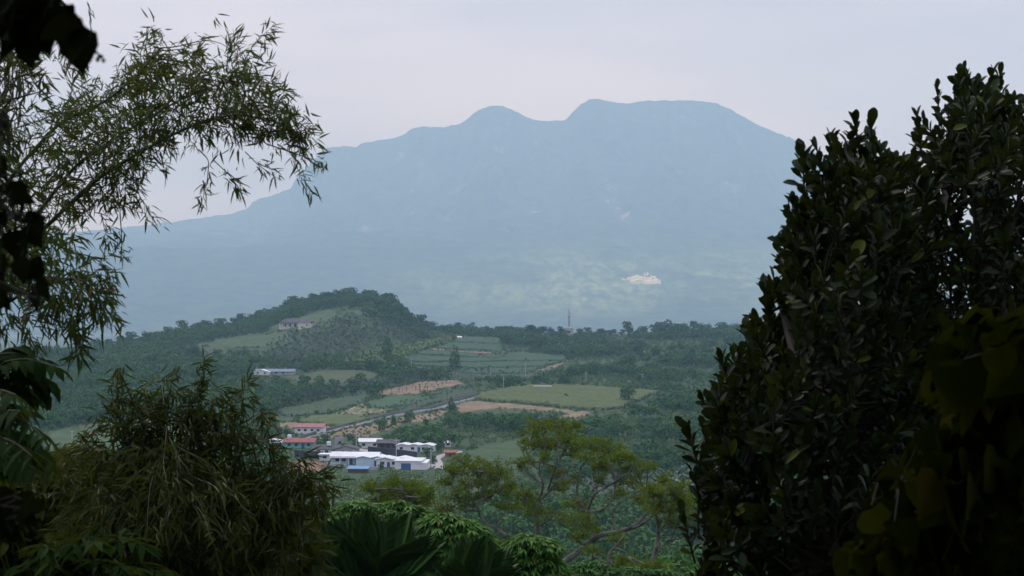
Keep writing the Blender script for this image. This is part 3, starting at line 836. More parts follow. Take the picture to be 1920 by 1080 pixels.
def lobes(nl, rx, rz, squash=0.8):
    c = []
    for k in range(nl):
        a_ = rng.uniform(0, 2 * math.pi); r_ = rx * math.sqrt(rng.uniform(0, 0.55))
        c.append((r_ * math.cos(a_), r_ * math.sin(a_), rng.uniform(0.08, 0.76) * rz, rng.uniform(0.34, 0.52) * rx))
    c.append((0, 0, rz * 0.72, rx * 0.5))
    return c
def crown_cloud(cl, lob, nq, size, squash=0.75, slot=0, low=0.0):
    lob = np.array(lob)
    k = rng.choice(len(lob), nq, p=lob[:, 3] ** 2 / (lob[:, 3] ** 2).sum())
    d = rdir(nq); d[:, 2] = np.where(d[:, 2] < -0.5, -d[:, 2], d[:, 2])
    r_ = lob[k, 3] * rng.uniform(0.72, 1.08, nq)
    base = lob[k, :3] + d * r_[:, None] * np.array([1, 1, squash])
    base[:, 2] = np.maximum(base[:, 2], low + 0.2)
    nrm = unit(d + 0.55 * rdir(nq)); dr = unit(np.cross(nrm, rdir(nq)))
    Ln = size * rng.uniform(0.6, 1.3, nq)
    put_leaves(cl, base - dr * Ln[:, None] * .5, dr, nrm, Ln, Ln * rng.uniform(.6, 1., nq), PATCH, slot)

# templates: broadleaf trees (mesh with trunk slot 1)
def tree_template(h, rx, nq=300, size=0.85, conical=False):
    tr = Cloud().tube([(0, 0, -1.0), (0.1, 0, h * .3), (0, .1, h * .6)], [.28, .2, .1], 6)
    cl = Cloud()
    if conical:
        lo = [(rng.uniform(-.3, .3), rng.uniform(-.3, .3), h * f_, rx * (1.0 - 0.75 * abs(f_ - 0.35) / 0.65)) for f_ in np.linspace(0.25, 0.93, 8)]
    else:
        lo = [(x, y, z + h * 0.12, r_) for x, y, z, r_ in lobes(random.randint(8, 12), rx, h * 0.85)]
    crown_cloud(cl, lo, nq, size, 0.8)
    return cl.mesh('crown', [M_far]), tr.mesh('trunk', [M_bark])
TREES = [tree_template(8.5 * s, 4.4 * s2, 430, .85) for s, s2 in ((1, 1), (0.9, 1.15), (1.15, .95), (0.8, 0.9), (1.05, 1.2), (.95, 1.05))]
CONE = tree_template(12, 3.0, 380, .8, True)
NT = [0]
def place_tree(px, py, label, group, scale=1.0, mesh=None, name='broadleaf_tree', cat='tree', world=None):
    p = at_ground(px, py) if world is None else world
    if world is None and p[1] < 900: scale *= .62
    o = bpy.data.objects.new(name, None)
    COL.objects.link(o)
    for nm, me in zip(('crown', 'trunk'), mesh or random.choice(TREES)):
        c_ = bpy.data.objects.new(nm, me); COL.objects.link(c_); c_.parent = o
    o.location = tuple(p)
    o.rotation_euler = (0, 0, random.uniform(0, 6.28))
    o.scale = (scale * random.uniform(.9, 1.12), scale * random.uniform(.9, 1.12), scale * random.uniform(.85, 1.15))
    tag(o, label, cat, group)
    EXCL.append((p[0], p[1], 2.5))
    NT[0] += 1
    return o
# single trees one can point at
for a in [(853, 703, 'tall conical tree standing alone on the tea terraces', 1.35, CONE), (726, 674, 'dark upright tree at the edge of the banana patch', 1.25, CONE),
          (1173, 756, 'lone round tree in the yellow-green field', 1.55, None), (393, 643, 'lone round tree on the light hill meadow', 0.9, None),
          (846, 777, 'upright dark tree between the road and the tan strip', 1.15, CONE), (717, 808, 'dark round tree on the orchard slope nearest the block house', 0.95, None),
          (769, 795, 'largest dark tree among the orchard bushes', 1.0, None), (675, 730, 'dark tree beside the straw-coloured plot', 1.3, None),
          (797, 800, 'low dark tree right of the largest orchard tree', 0.62, None), (738, 803, 'slim dark tree between the two orchard trees', 0.7, CONE),
          (612, 838, 'round tree right of the teal red-roofed house', 0.75, None), (660, 833, 'bushy tree beside the bare concrete block house', 0.75, None),
          (600, 848, 'small tree left of the grey-roofed house with the tank', .9, None), (640, 846, 'small tree between the concrete block house and the dark house', .8, None), (668, 842, 'small tree left of the white house with white roof', .8, None), (800, 862, 'bushy tree below the wavy-roofed house', .8, None), (812, 868, 'lower bushy tree below the wavy-roofed house', .7, None), (640, 884, 'round bush beside the bright blue shed roof', .5, None), (716, 884, 'round bush below the twin pale blue gables', .5, None), (760, 834, 'tree behind the low brown house', .8, None), (822, 848, 'round bush at the end of the wavy-roofed house', 0.5, None), (540, 822, 'dense dark tree left of the pink-roofed house', 0.9, None), (523, 820, 'spreading tree behind the small white house', 0.85, None),
          (600, 736, 'dark clump tree in the middle of the left scrub', 1.2, None), (623, 738, 'dark clump tree next to the row crop field', 1.0, None), (568, 727, 'dark tree below the straw-coloured plot', 1.1, None), (1060, 748, 'small bush in the yellow-green field', 0.35, None)]:
    place_tree(a[0], a[1], a[2], None, a[3], a[4], 'conical_tree' if a[4] is CONE else 'broadleaf_tree')

def scatter_px(poly, n, mind):
    """n ground points whose pixel lies in the polygon, at least mind metres apart"""
    poly = np.asarray(poly, float); pts = []
    tries = 0
    while len(pts) < n and tries < n * 40:
        tries += 1
        px = rng.uniform(poly[:, 0].min(), poly[:, 0].max()); py = rng.uniform(poly[:, 1].min(), poly[:, 1].max())
        if not inpoly(px, py, poly): continue
        p = G(px, py)
        if all((p[0] - q[0]) ** 2 + (p[1] - q[1]) ** 2 > mind * mind for q in pts):
            pts.append(p)
    return pts
def crest_trees(u0, u1, n, label, group, smin=.8, smax=1.3, back=(-30, 12)):
    for k in range(n):
        u = u0 + (u1 - u0) * (k + rng.uniform(.1, .9)) / n
        yc = float(np.interp(u, CREST[:, 0], CREST[:, 2])) + rng.uniform(*back)
        x = (u - 960) / F * yc
        place_tree(0, 0, label, group, rng.uniform(smin, smax), world=(x, yc, float(Hh(x, yc)) - 0.3))
crest_trees(500, 790, 46, 'dark tree of the dense wood capping the round knoll', 'trees on the knoll', .75, 1.25, (-45, 10))
crest_trees(50, 500, 50, 'dark ridge tree on the long slope left of the knoll', 'ridge trees left of the knoll', .7, 1.35)
crest_trees(790, 1060, 30, 'tree on the ridge line between the knoll and the mast', 'ridge trees left of the mast', .6, 1.05)
crest_trees(1075, 1450, 36, 'tree on the ridge line right of the mast', 'ridge trees right of the mast', .7, 1.3)
crest_trees(1225, 1290, 6, 'tall tree of the clump rising highest on the right ridge', 'tall clump on the right ridge', 1.3, 1.75, (10, 40))
for p in scatter_px([(935, 640), (960, 622), (1050, 632), (1075, 650), (1060, 668), (1000, 662), (960, 660)], 22, 6):
    place_tree(0, 0, 'dark tree in the wood between tea terraces and mast', 'trees between tea terraces and mast', rng.uniform(.8, 1.15), world=p)
for p in scatter_px([(540, 600), (600, 565), (740, 570), (770, 600), (760, 625), (650, 590), (600, 580)], 24, 8):
    place_tree(0, 0, 'dark tree on the front slope of the round knoll', 'trees on the front of the knoll', rng.uniform(.7, 1.1), world=p)
for p in scatter_px([(1060, 660), (1380, 640), (1420, 700), (1300, 705), (1150, 700)], 34, 9):
    place_tree(0, 0, 'tree in the bushy slope right of the tea terraces', 'trees on the right-hand slope', rng.uniform(.6, 1.1), world=p)
for p in scatter_px([(60, 700), (330, 640), (440, 680), (480, 740), (300, 780), (90, 790)], 40, 9):
    place_tree(0, 0, 'tree in the wooded slope above the pale green field', 'trees on the left-hand slope', rng.uniform(.6, 1.15), world=p)

# areca palms ---------------------------------------------------------------
def palm_template(h):
    cl = Cloud().tube([(0, 0, -.6), (0.05, 0, h * .5), (0, 0, h)], [.16, .13, .11], 5, 1)
    for k in range(11):
        a_ = k * 2.4 + rng.uniform(-.2, .2); el_ = rng.uniform(0.1, 1.2); Ls = rng.uniform(1.7, 2.3)
        t = np.linspace(0, 1, 5)
        r_ = Ls * t * math.cos(el_); z = h + Ls * t * math.sin(el_) - 1.3 * t ** 2 * (1.2 - el_ * .5)
        P = np.stack([r_ * math.cos(a_), r_ * math.sin(a_), z], -1)
        s = np.array([-math.sin(a_), math.cos(a_), 0])
        wd = np.array([.1, .42, .5, .38, .05])
        v = np.concatenate([P - s * wd[:, None] - (0, 0, .12), P, P + s * wd[:, None] - (0, 0, .12)])
        i = np.arange(4)
        cl.add(v, np.concatenate([np.stack([i, i + 1, i + 6, i + 5], -1), np.stack([i + 5, i + 6, i + 11, i + 10], -1)]))
    return cl
PALMS = [palm_template(h).mesh('areca_palm', [M_palm, M_palmtrunk]) for h in (7.5, 8.5, 9.5, 6.5)]
def palm(p, label, group, s=1.0):
    o = bpy.data.objects.new('areca_palm', random.choice(PALMS)); COL.objects.link(o)
    o.location = tuple(p); s = s * random.uniform(.85, 1.12); o.scale = (s, s, s); o.rotation_euler = (0, 0, random.uniform(0, 6.28))
    tag(o, label, 'palm', group)
def palm_row(pts, n, label, group, s=1.0, rows=2):
    w3 = np.array([G(*p) for p in pts])
    t = np.concatenate([[0], np.cumsum(np.linalg.norm(np.diff(w3[:, :2], axis=0), axis=1))])
    for k in range(n):
        tt = t[-1] * (k + rng.uniform(.2, .8)) / n
        x = np.interp(tt, t, w3[:, 0]) + rng.normal() * .5; y = np.interp(tt, t, w3[:, 1]) + (k % rows) * 3.0 + rng.normal() * .5
        palm((x, y, float(Hh(x, y))), label, group, s)
palm_row([(510, 772), (600, 750), (690, 735), (755, 722)], 85, 'slender palm in the long row behind the row crop field', 'palms in the long row', .72, 2)
palm_row([(755, 722), (800, 711), (870, 712), (940, 716), (985, 716)], 62, 'slender palm in the row behind the tan soil field', 'palms behind the tan soil field', .74, 2)
palm_row([(800, 763), (850, 750), (890, 738)], 24, 'slender palm along the upper straight road', 'palms along the upper road', .62, 2)
palm_row([(700, 785), (760, 772), (800, 764)], 16, 'small palm along the lower straight road', 'palms along the lower road', .5, 1)
for p in scatter_px([(510, 655), (560, 630), (640, 612), (720, 610), (770, 625), (700, 650), (640, 672), (560, 690), (515, 690)], 104, 4.5):
    palm(p, 'slender palm in the grove below the round knoll', 'palms in the grove below the knoll', .78)

Pg = np.array(scatter_px([(500, 660), (555, 632), (640, 608), (720, 606), (790, 622), (840, 628), (720, 650), (640, 672), (560, 692), (505, 695)], 420, 2.6))
gv = Cloud()
for k_, p in enumerate(Pg):
    me_ = random.choice(PALMS); nv = len(me_.vertices)
    if k_ < 4:
        PT = [(np.array([q_.co for q_ in m_.vertices]), np.array([q_.vertices for q_ in m_.polygons]), np.array([q_.material_index for q_ in m_.polygons])) for m_ in PALMS]
    tv, tf, tm = PT[k_ % 4]; a_ = rng.uniform(0, 6.28); s_ = rng.uniform(.6, .85)
    v_ = np.stack([tv[:, 0] * math.cos(a_) - tv[:, 1] * math.sin(a_), tv[:, 0] * math.sin(a_) + tv[:, 1] * math.cos(a_), tv[:, 2]], -1) * s_ + p
    gv.v.append(v_); gv.f.append(tf + gv.n); gv.m.append(tm); gv.n += len(v_)
tag(gv.build('palm_grove', [M_palm, M_palmtrunk]), 'dark dense palm plantation below the round knoll', 'palm grove', kind='stuff')

# stumps in the bare field, bushes in the orchard
st = Cloud()
cl = Cloud().tube([(0, 0, -.2), (0.05, 0, 1.0), (0, .05, 1.9)], [.14, .12, .10], 5, 1)
crown_cloud(cl, [(0, 0, 1.7, .5)], 12, .5, slot=0)
STUMP = cl.mesh('young_tree', [M_far, M_bark])
for p in scatter_px([(715, 738), (735, 731), (800, 717), (855, 717), (830, 728), (792, 736)], 34, 4):
    o = bpy.data.objects.new('young_tree', STUMP); COL.objects.link(o); o.location = tuple(p); s = random.uniform(.7, 1.2); o.scale = (s, s, s)
    tag(o, 'small young tree standing in the tan soil field', 'young tree', 'young trees in the tan soil field')
bush = Cloud(); crown_cloud(bush, [(0, 0, .55, .8), (.4, .2, .4, .6)], 46, .5, .7)
BUSH = bush.mesh('orchard_bush', [M_far])
for p in scatter_px([(600, 826), (630, 811), (712, 795), (770, 783), (812, 776), (835, 770), (815, 783), (785, 789), (750, 790), (735, 803), (690, 817), (655, 819)], 95, 3.6):
    o = bpy.data.objects.new('orchard_bush', BUSH); COL.objects.link(o); o.location = (p[0], p[1], p[2] + .25); s = random.uniform(.55, .9); o.scale = (s, s, s); o.rotation_euler = (0, 0, random.uniform(0, 6))
    tag(o, 'small dark bush in the tan orchard beside the road', 'bush', 'orchard bushes by the road')

# ------------------------------------------------------------------ scrub, woodland and banana as masses
def free_points(spacing_f, ymin, ymax, umin=-300, umax=2250):
    pts = []
    Yv = ymin
    while Yv < ymax:
        s_ = spacing_f(Yv)
        xs_ = np.arange((umin - 960) / F * Yv, (umax - 960) / F * Yv, s_)
        pts.append(np.stack([xs_ + rng.uniform(-.45, .45, len(xs_)) * s_, Yv + rng.uniform(-.45, .45, len(xs_)) * s_], -1))
        Yv += s_ * 1.0
    return np.concatenate(pts)
def ok_ground(P, pad=0.0):
    k = np.ones(len(P), bool)
    for wp in FIELDPOLY:
        k &= ~inpoly(P[:, 0], P[:, 1], wp)
    for c_, wd in ROADS:
        for q_ in c_[::2]:
            k &= (P[:, 0] - q_[0]) ** 2 + (P[:, 1] - q_[1]) ** 2 > (wd * .5 + 2.0) ** 2
    for x, y, r_ in EXCL:
        k &= (P[:, 0] - x) ** 2 + (P[:, 1] - y) ** 2 > r_ * r_
    return k
def hides(P, hgt, wid):
    """would a plant of this height stand in front of a field or a house"""
    z = Hh(P[:, 0], P[:, 1])
    bad = np.zeros(len(P), bool)
    for dx, fz in ((0, 1.0), (-1, .75), (1, .75), (0, .45)):
        u, v = to_px(np.stack([P[:, 0] + dx * wid, P[:, 1], z + hgt * fz], -1))
        for po in CLEAR:
            bad |= inpoly(u, v, po)
    return bad
def mass(name, P, S, templates, mat, label, cat):
    """joins copies of plant templates (scaled by S) into one mass"""
    cl = Cloud()
    z = Hh(P[:, 0], P[:, 1])
    for ti, (tv, tf) in enumerate(templates):
        sel = np.arange(len(P)) % len(templates) == ti
        n_ = sel.sum(); a_ = rng.uniform(0, 6.28, n_); s_ = S[sel]
        c_, sn = np.cos(a_) * s_, np.sin(a_) * s_
        v = np.empty((n_, len(tv), 3))
        v[..., 0] = tv[None, :, 0] * c_[:, None] - tv[None, :, 1] * sn[:, None] + P[sel, 0][:, None]
        v[..., 1] = tv[None, :, 0] * sn[:, None] + tv[None, :, 1] * c_[:, None] + P[sel, 1][:, None]
        v[..., 2] = tv[None, :, 2] * (s_ * rng.uniform(.8, 1.2, n_))[:, None] + z[sel][:, None] - .1
        f = tf[None] + (np.arange(n_) * len(tv))[:, None, None]
        cl.add(v.reshape(-1, 3), f.reshape(-1, 3))
    return tag(cl.build(name, mat), label, cat, kind='stuff')
def tmpl_of(f, n):
    r_ = []
    for _ in range(n):
        c_ = Cloud(); f(c_); r_.append(c_.data()[:2])
    return r_
shrubT = tmpl_of(lambda c_: crown_cloud(c_, lobes(4, 2.4, 2.6), 64, .72, .7, low=-.1), 8)
woodT = tmpl_of(lambda c_: crown_cloud(c_, [(x, y, z + .6, r_) for x, y, z, r_ in lobes(7, 3.8, 5.6)], 150, .85, .8), 8)
P = free_points(lambda y: 3.9 + y / 900, 380, 1650)
P = P[ok_ground(P)]
n1 = fbm(P[:, 0] / 60, P[:, 1] / 60, 3) + .35 * fbm(P[:, 0] / 14, P[:, 1] / 14, 2)
u, v = to_px(np.stack([P[:, 0], P[:, 1], Hh(P[:, 0], P[:, 1])], -1))
# hill woods are denser; the right-hand slope and the valley floor are bushy
woody = n1 + np.where((u < 470) & (v < 800), .10, 0) + np.where((u > 480) & (u < 800) & (v < 612), .3, 0) + np.where((v > 885) & (u > 900), .1, 0) - np.where((v > 868) & (v < 965) & (u > 560) & (u < 905), 9, 0) + np.where((v > 965) & (u > 900), .4, 0) - np.where((u > 1150) & (v > 720) & (v < 900), .15, 0) + np.where((u > 640) & (u < 850) & (v > 640) & (v < 690), -.5, 0) > 0.16
S = np.where(woody, rng.uniform(.7, 1.15, len(P)), rng.uniform(.35, .95, len(P)))
hgt = np.where(woody, 6.2 * S, 2.9 * S)
bad = hides(P, hgt, np.where(woody, 3.4, 2.2) * S)
# too tall ones become low scrub, and if that still hides something they go
woody &= ~bad
S = np.where(bad, rng.uniform(.25, .42, len(P)), S)
bad2 = bad & hides(P, 2.9 * S, 1.6 * S)
sparse = (~woody & (n1 < -.22) & (rng.random(len(P)) < .4)) | ((v > 875) & (v < 965) & (u > 580) & (u < 890))
keep = ~bad2 & ~sparse
wsel = keep & woody; ssel = keep & ~woody
bansel = ssel & inpoly(u, v, np.array([(635, 690), (690, 660), (760, 650), (860, 632), (840, 646), (800, 655), (756, 670), (715, 686), (670, 695)]))
ssel &= ~bansel
mass('woodland', P[wsel], S[wsel], woodT, M_far, 'unbroken dark green woodland covering the far hillsides', 'woodland')
mass('scrub', P[ssel], S[ssel], shrubT, M_scrub, 'bushy green scrub covering the valley between the fields', 'scrub')
# weeds and hedges along the margins of the plots
mp_ = []
for wp in FIELDPOLY:
    for a, b in zip(wp, np.roll(wp, -1, 0)):
        n_ = int(np.linalg.norm(b - a) / 2.2)
        t_ = rng.random((n_, 1))
        mp_.append(a * (1 - t_) + b * t_ + rng.normal(size=(n_, 2)) * 1.6)
mp_ = np.concatenate(mp_)
mp_ = mp_[vnoise(mp_[:, 0] / 12, mp_[:, 1] / 12) > -.25]
mass('hedgerow', mp_, rng.uniform(.2, .5, len(mp_)) * np.where(rng.random(len(mp_)) < .1, 1.5, 1), shrubT, M_scrub, 'low weeds and hedges along the edges of the plots', 'hedgerow')
# banana plants: bright arching leaves
def banana(c_):
    n_ = 16
    a_ = rng.uniform(0, 6.28, n_); el_ = rng.uniform(.2, 1.2, n_)
    d = np.stack([np.cos(a_) * np.cos(el_), np.sin(a_) * np.cos(el_), np.sin(el_)], -1)
    nr_ = unit(np.stack([-np.cos(a_) * np.sin(el_), -np.sin(a_) * np.sin(el_), np.cos(el_)], -1))
    put_leaves(c_, np.tile([0, 0, 1.0], (n_, 1)) + rng.normal(size=(n_, 3)) * .15, d, nr_, rng.uniform(1.3, 2.0, n_), .75, leaf_shape([(.25, .5), (.7, .4)], .05, .5))
banT = tmpl_of(banana, 6)
Pb = free_points(lambda y: 3.6, 900, 1500, 600, 900)
ub, vb = to_px(np.stack([Pb[:, 0], Pb[:, 1], Hh(Pb[:, 0], Pb[:, 1])], -1))
kb = inpoly(ub, vb, np.array([(635, 690), (690, 660), (760, 650), (860, 632), (840, 646), (800, 655), (756, 670), (715, 686), (670, 695)]))
kb &= ~hides(Pb, np.full(len(Pb), 2.6), np.full(len(Pb), 1.0))
mass('banana_grove', Pb[kb], rng.uniform(.8, 1.3, kb.sum()), banT, M_banleaf, 'bright green banana plants massed beside the tea terraces', 'banana grove')
# orchard under the village: rounded fruit trees as one mass
Po = free_points(lambda y: 4.2, 440, 600, 500, 900)
uo, vo = to_px(np.stack([Po[:, 0], Po[:, 1], Hh(Po[:, 0], Po[:, 1])], -1))
ko = inpoly(uo, vo, np.array([(590, 905), (620, 882), (720, 884), (800, 888), (880, 885), (860, 960), (600, 960)])) & ~hides(Po, np.full(len(Po), 3.4), np.full(len(Po), 2.0))
M_orch = leaf_mat('orchard_foliage', (0.030, 0.085, 0.022), (0.105, 0.185, 0.044), (0.20, 0.26, 0.07), .15, trans=.15, rough=.5, spec=.3)
mass('orchard', Po[ko], rng.uniform(1.0, 1.25, ko.sum()), tmpl_of(lambda c_: crown_cloud(c_, lobes(5, 1.9, 2.3), 110, .42, .8), 6), M_orch, 'yellow-green fruit orchard below the long pale blue house', 'orchard')
# wooded slope between the viewpoint and the valley
Ps = free_points(lambda y: 5.5 + y / 90, 110, 395, -500, 2500)
mass('slope_woodland', Ps, rng.uniform(.7, 1.1, len(Ps)), woodT, M_far, 'dark woodland on the slope dropping to the valley', 'woodland')

# bluish crop rows low in the valley
Pr = np.concatenate([np.stack([np.arange(-20, 130, 2.0), np.full(75, yy)], -1) for yy in np.arange(430, 640, 4.6)]) + rng.normal(size=(75 * len(np.arange(430, 640, 4.6)), 2)) * .35
ur, vr = to_px(np.stack([Pr[:, 0], Pr[:, 1], Hh(Pr[:, 0], Pr[:, 1])], -1))
kr = inpoly(ur, vr, np.array([(955, 955), (1120, 900), (1230, 888), (1420, 875), (1500, 940), (1300, 965), (1100, 965)]))
M_crop = leaf_mat('grey_green_crop', (0.040, 0.085, 0.045), (0.075, 0.125, 0.070), (0.16, 0.20, 0.12), .08, trans=.12, rough=.6, spec=.2)
mass('crop_rows', Pr[kr], rng.uniform(.75, 1.1, kr.sum()), banT, M_crop, 'grey-green leafy crop in rows low in the valley behind the acacias', 'crop')

# ================================================================== the near vegetation
M_bamboo = leaf_mat('bamboo_leaves', (0.024, 0.058, 0.009), (0.072, 0.108, 0.018), (0.14, 0.085, 0.025), .05, trans=.34, rough=.45, spec=.18)
M_bamboo2 = leaf_mat('olive_bamboo_leaves', (0.014, 0.032, 0.004), (0.048, 0.072, 0.010), (0.085, 0.055, 0.016), .05, trans=.26, rough=.5, spec=.18)
M_culm = solid_mat('bamboo_culm', (0.055, 0.06, 0.025), (0.035, 0.04, 0.018), 3.0, .6, 4)
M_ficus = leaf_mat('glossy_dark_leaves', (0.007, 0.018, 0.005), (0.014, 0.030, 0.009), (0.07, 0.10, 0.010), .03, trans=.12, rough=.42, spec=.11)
M_twig = solid_mat('dark_twig_bark', (0.04, 0.035, 0.028), (0.025, 0.022, 0.018), 4.0, .9, 5)
M_acacia = leaf_mat('acacia_foliage', (0.052, 0.098, 0.006), (0.140, 0.200, 0.012), (0.13, 0.12, 0.01), .05, trans=.3, rough=.6, spec=.08)
M_abark = solid_mat('pale_acacia_bark', (0.16, 0.15, 0.13), (0.04, 0.036, 0.032), 2.6, .95, 7)
M_mall = leaf_mat('drooping_green_leaves', (0.040, 0.120, 0.018), (0.085, 0.20, 0.032), (0.10, 0.10, 0.02), .02, trans=.28, rough=.5, spec=.15)
M_fan = leaf_mat('palm_frond', (0.006, 0.024, 0.005), (0.028, 0.074, 0.013), (0.12, 0.09, 0.03), .02, trans=.16, rough=.42, spec=.2)
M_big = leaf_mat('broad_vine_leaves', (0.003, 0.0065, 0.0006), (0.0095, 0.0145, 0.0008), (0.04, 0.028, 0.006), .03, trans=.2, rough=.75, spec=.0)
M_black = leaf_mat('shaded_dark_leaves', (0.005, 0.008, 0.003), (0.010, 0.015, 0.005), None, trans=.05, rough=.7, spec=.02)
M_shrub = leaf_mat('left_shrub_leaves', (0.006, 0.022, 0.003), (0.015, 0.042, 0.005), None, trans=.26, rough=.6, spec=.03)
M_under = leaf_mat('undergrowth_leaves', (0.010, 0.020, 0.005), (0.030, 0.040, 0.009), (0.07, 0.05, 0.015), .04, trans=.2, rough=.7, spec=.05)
M_yel = leaf_mat('yellow_green_shrub_leaves', (0.055, 0.082, 0.014), (0.11, 0.125, 0.022), None, trans=.25, rough=.5, spec=.2)

def edge_info(poly, x, y):
    """distance to the polygon's edge and the direction towards the nearest edge point, in photo pixels"""
    poly = np.asarray(poly, float)
    best = np.full(len(x), 1e9); dx = np.zeros(len(x)); dy = np.zeros(len(x))
    for i in range(len(poly)):
        a = poly[i]; b = poly[(i + 1) % len(poly)]; ab = b - a
        t = np.clip(((x - a[0]) * ab[0] + (y - a[1]) * ab[1]) / (ab @ ab + 1e-9), 0, 1)
        qx = a[0] + t * ab[0] - x; qy = a[1] + t * ab[1] - y
        d = np.hypot(qx, qy); k = d < best
        best = np.where(k, d, best); dx = np.where(k, qx, dx); dy = np.where(k, qy, dy)
    return best, dx, dy
def in_crown(poly, n, D, thick, dmax=130):
    """points in the volume of a crown whose outline is the polygon, its depth round like a real crown"""
    poly = np.asarray(poly, float); X = []; m_ = 0
    while m_ < n:
        x = rng.uniform(poly[:, 0].min(), poly[:, 0].max(), n); y = rng.uniform(poly[:, 1].min(), poly[:, 1].max(), n)
        k = inpoly(x, y, poly)
        X.append(np.stack([x[k], y[k]], -1)); m_ += k.sum()
    X = np.concatenate(X)[:n]
    d, dx, dy = edge_info(poly, X[:, 0], X[:, 1])
    th_ = thick * np.sqrt(np.clip(d / dmax, 0.02, 1))
    dep = rng.uniform(-1, 1, n); dep = np.sign(dep) * np.abs(dep) ** .6
    Dv = D + th_ * dep
    P = PX(X[:, 0], X[:, 1], Dv)
    out = np.stack([dx, 0 * dx, -dy], -1) / (d[:, None] + 1e-6)
    wgt = np.exp(-d / 45)[:, None]
    out = out * wgt + np.stack([0 * d, dep * (1 - wgt[:, 0]), 0 * d], -1)
    return P, unit(out + 1e-6), d
def curve(pts, n=24):
    """smooth curve through points"""
    pts = np.asarray(pts, float)
    t = np.linspace(0, 1, len(pts)); tt = np.linspace(0, 1, n)
    c = np.stack([np.interp(tt, t, pts[:, k]) for k in range(pts.shape[1])], -1)
    for _ in range(max(1, n // (3 * len(pts)) + 1)):
        c[1:-1] = (c[:-2] + 2 * c[1:-1] + c[2:]) / 4
    return c
def pxcurve(pts, D, n=24, dd=None):
    pts = np.asarray(pts, float)
    Dv = np.full(len(pts), D, float) if dd is None else D + np.asarray(dd, float)
    return curve(PX(pts[:, 0], pts[:, 1], Dv), n)
def ground_tail(P, n=8, lean=0.0):
    """continues a trunk's first point straight to the ground"""
    a = P[0]; z = float(Hh(a[0] + lean, a[1])) - 0.3
    t = np.linspace(0, 1, n)[:-1][:, None]
    return np.concatenate([np.array([a[0] + lean, a[1], z]) * (1 - t) + a * t, P])

# ------------------------------------------------------------------ dark glossy trees on the right
def leafy_twigs(tw, lv, base, d, Ln, per, leafL, leafW, tmpl=OBOVATE):
    """twigs with spiral leaves: tw gets the stems, lv the leaves"""
    n = len(base)
    s = unit(np.cross(d, rdir(n))); s2 = np.cross(d, s)
    k = np.arange(per)
    ang = k * 2.4
    along = np.linspace(0.18, 1.0, per)
    th_ = np.linspace(1.15, 0.35, per)
    rad = s[:, None] * np.cos(ang)[None, :, None] + s2[:, None] * np.sin(ang)[None, :, None]
    dirs = d[:, None] * np.cos(th_)[None, :, None] + rad * np.sin(th_)[None, :, None]
    nr_ = d[:, None] * np.sin(th_)[None, :, None] - rad * np.cos(th_)[None, :, None]
    dirs = dirs + rng.normal(size=dirs.shape) * .22 + np.array([0, 0, .12])
    nr_ = nr_ + rng.normal(size=dirs.shape) * .3
    pos = base[:, None] + d[:, None] * (Ln[:, None] * along[None])[..., None]
    m_ = n * per
    ll = leafL * rng.uniform(.55, 1.2, m_) * np.repeat(rng.uniform(.8, 1.12, n), per)
    put_leaves(lv, pos.reshape(-1, 3), dirs.reshape(-1, 3), nr_.reshape(-1, 3), ll, ll * leafW * rng.uniform(.85, 1.15, m_), tmpl)
    for i in range(n):
        tw.tube([base[i], base[i] + d[i] * Ln[i] * .5, base[i] + d[i] * Ln[i]], [.006, .005, .003], 4)

def glossy_tree(label, poly, D, thick, ntw, trunk, limbs, seed_dir=(0, 0, 1), per=16, leafL=.086, tips=()):
    tp = ground_tail(pxcurve(trunk, D, 14))
    root = empty('glossy_leaved_tree', tuple(tp[0] + (0, 0, .3)), label, 'tree')
    o_ = np.array(root.location)
    tk = Cloud().tube(tp - o_, np.linspace(.13, .06, len(tp)), 8)
    tk.build('trunk', M_twig, root, True)
    br = Cloud(); lv = Cloud()
    base, out, d = in_crown(poly, ntw, D, thick)
    dirs = unit(out * .75 + np.array(seed_dir) * .9 + rng.normal(size=out.shape) * .35)
    # twigs at the outline are kept inside it by pulling their base back by their own length
    Ln = rng.uniform(.16, .34, ntw)
    base = base - dirs * (Ln * np.where(d < 25, .9, .4))[:, None] - out * (np.exp(-d / 40) * .085)[:, None]
    for tx, ty in tips:            # upright leaders that make the outline's peaks
        b_ = PX(tx + (10 if tx < 1520 else 0), ty + 16, D + rng.uniform(-.3, .3))
        base = np.concatenate([base, b_[None] - (0, 0, .36), b_[None] - (0.03, 0, .2), b_[None] - (-.02, .02, .56), b_[None] - (.04, -.03, .5)]); Ln = np.concatenate([Ln, [.34, .2, .36, .26]])
        dirs = np.concatenate([dirs, unit(np.array([[rng.normal() * .12, 0, 1], [rng.normal() * .2, .1, 1], [rng.normal() * .15, 0, 1], [rng.normal() * .3, -.2, 1]]))])
    leafy_twigs(br, lv, base - o_, dirs, Ln, per, leafL, .50)
    sk = []
    for lm in limbs:
        c_ = pxcurve(lm, D, 20, rng.uniform(-.5, .5, len(lm))) - o_
        br.tube(c_, np.linspace(.045, .012, 20), 6); sk.append(c_)
    sk = np.concatenate(sk + [tp[len(tp) // 2:] - o_])
    for b_ in (base - o_)[::2]:
        j = np.argmin(np.linalg.norm(sk - b_, axis=1) + np.maximum(sk[:, 2] - b_[2], 0) * 2)
        a_ = sk[j]; mid = (a_ + b_) / 2 + rng.normal(size=3) * .06 - (0, 0, .05)
        br.tube([a_, mid, b_], [.012, .009, .006], 4)
    br.build('branches', M_twig, root)
    lv.build('foliage', M_ficus, root, True)
    return root
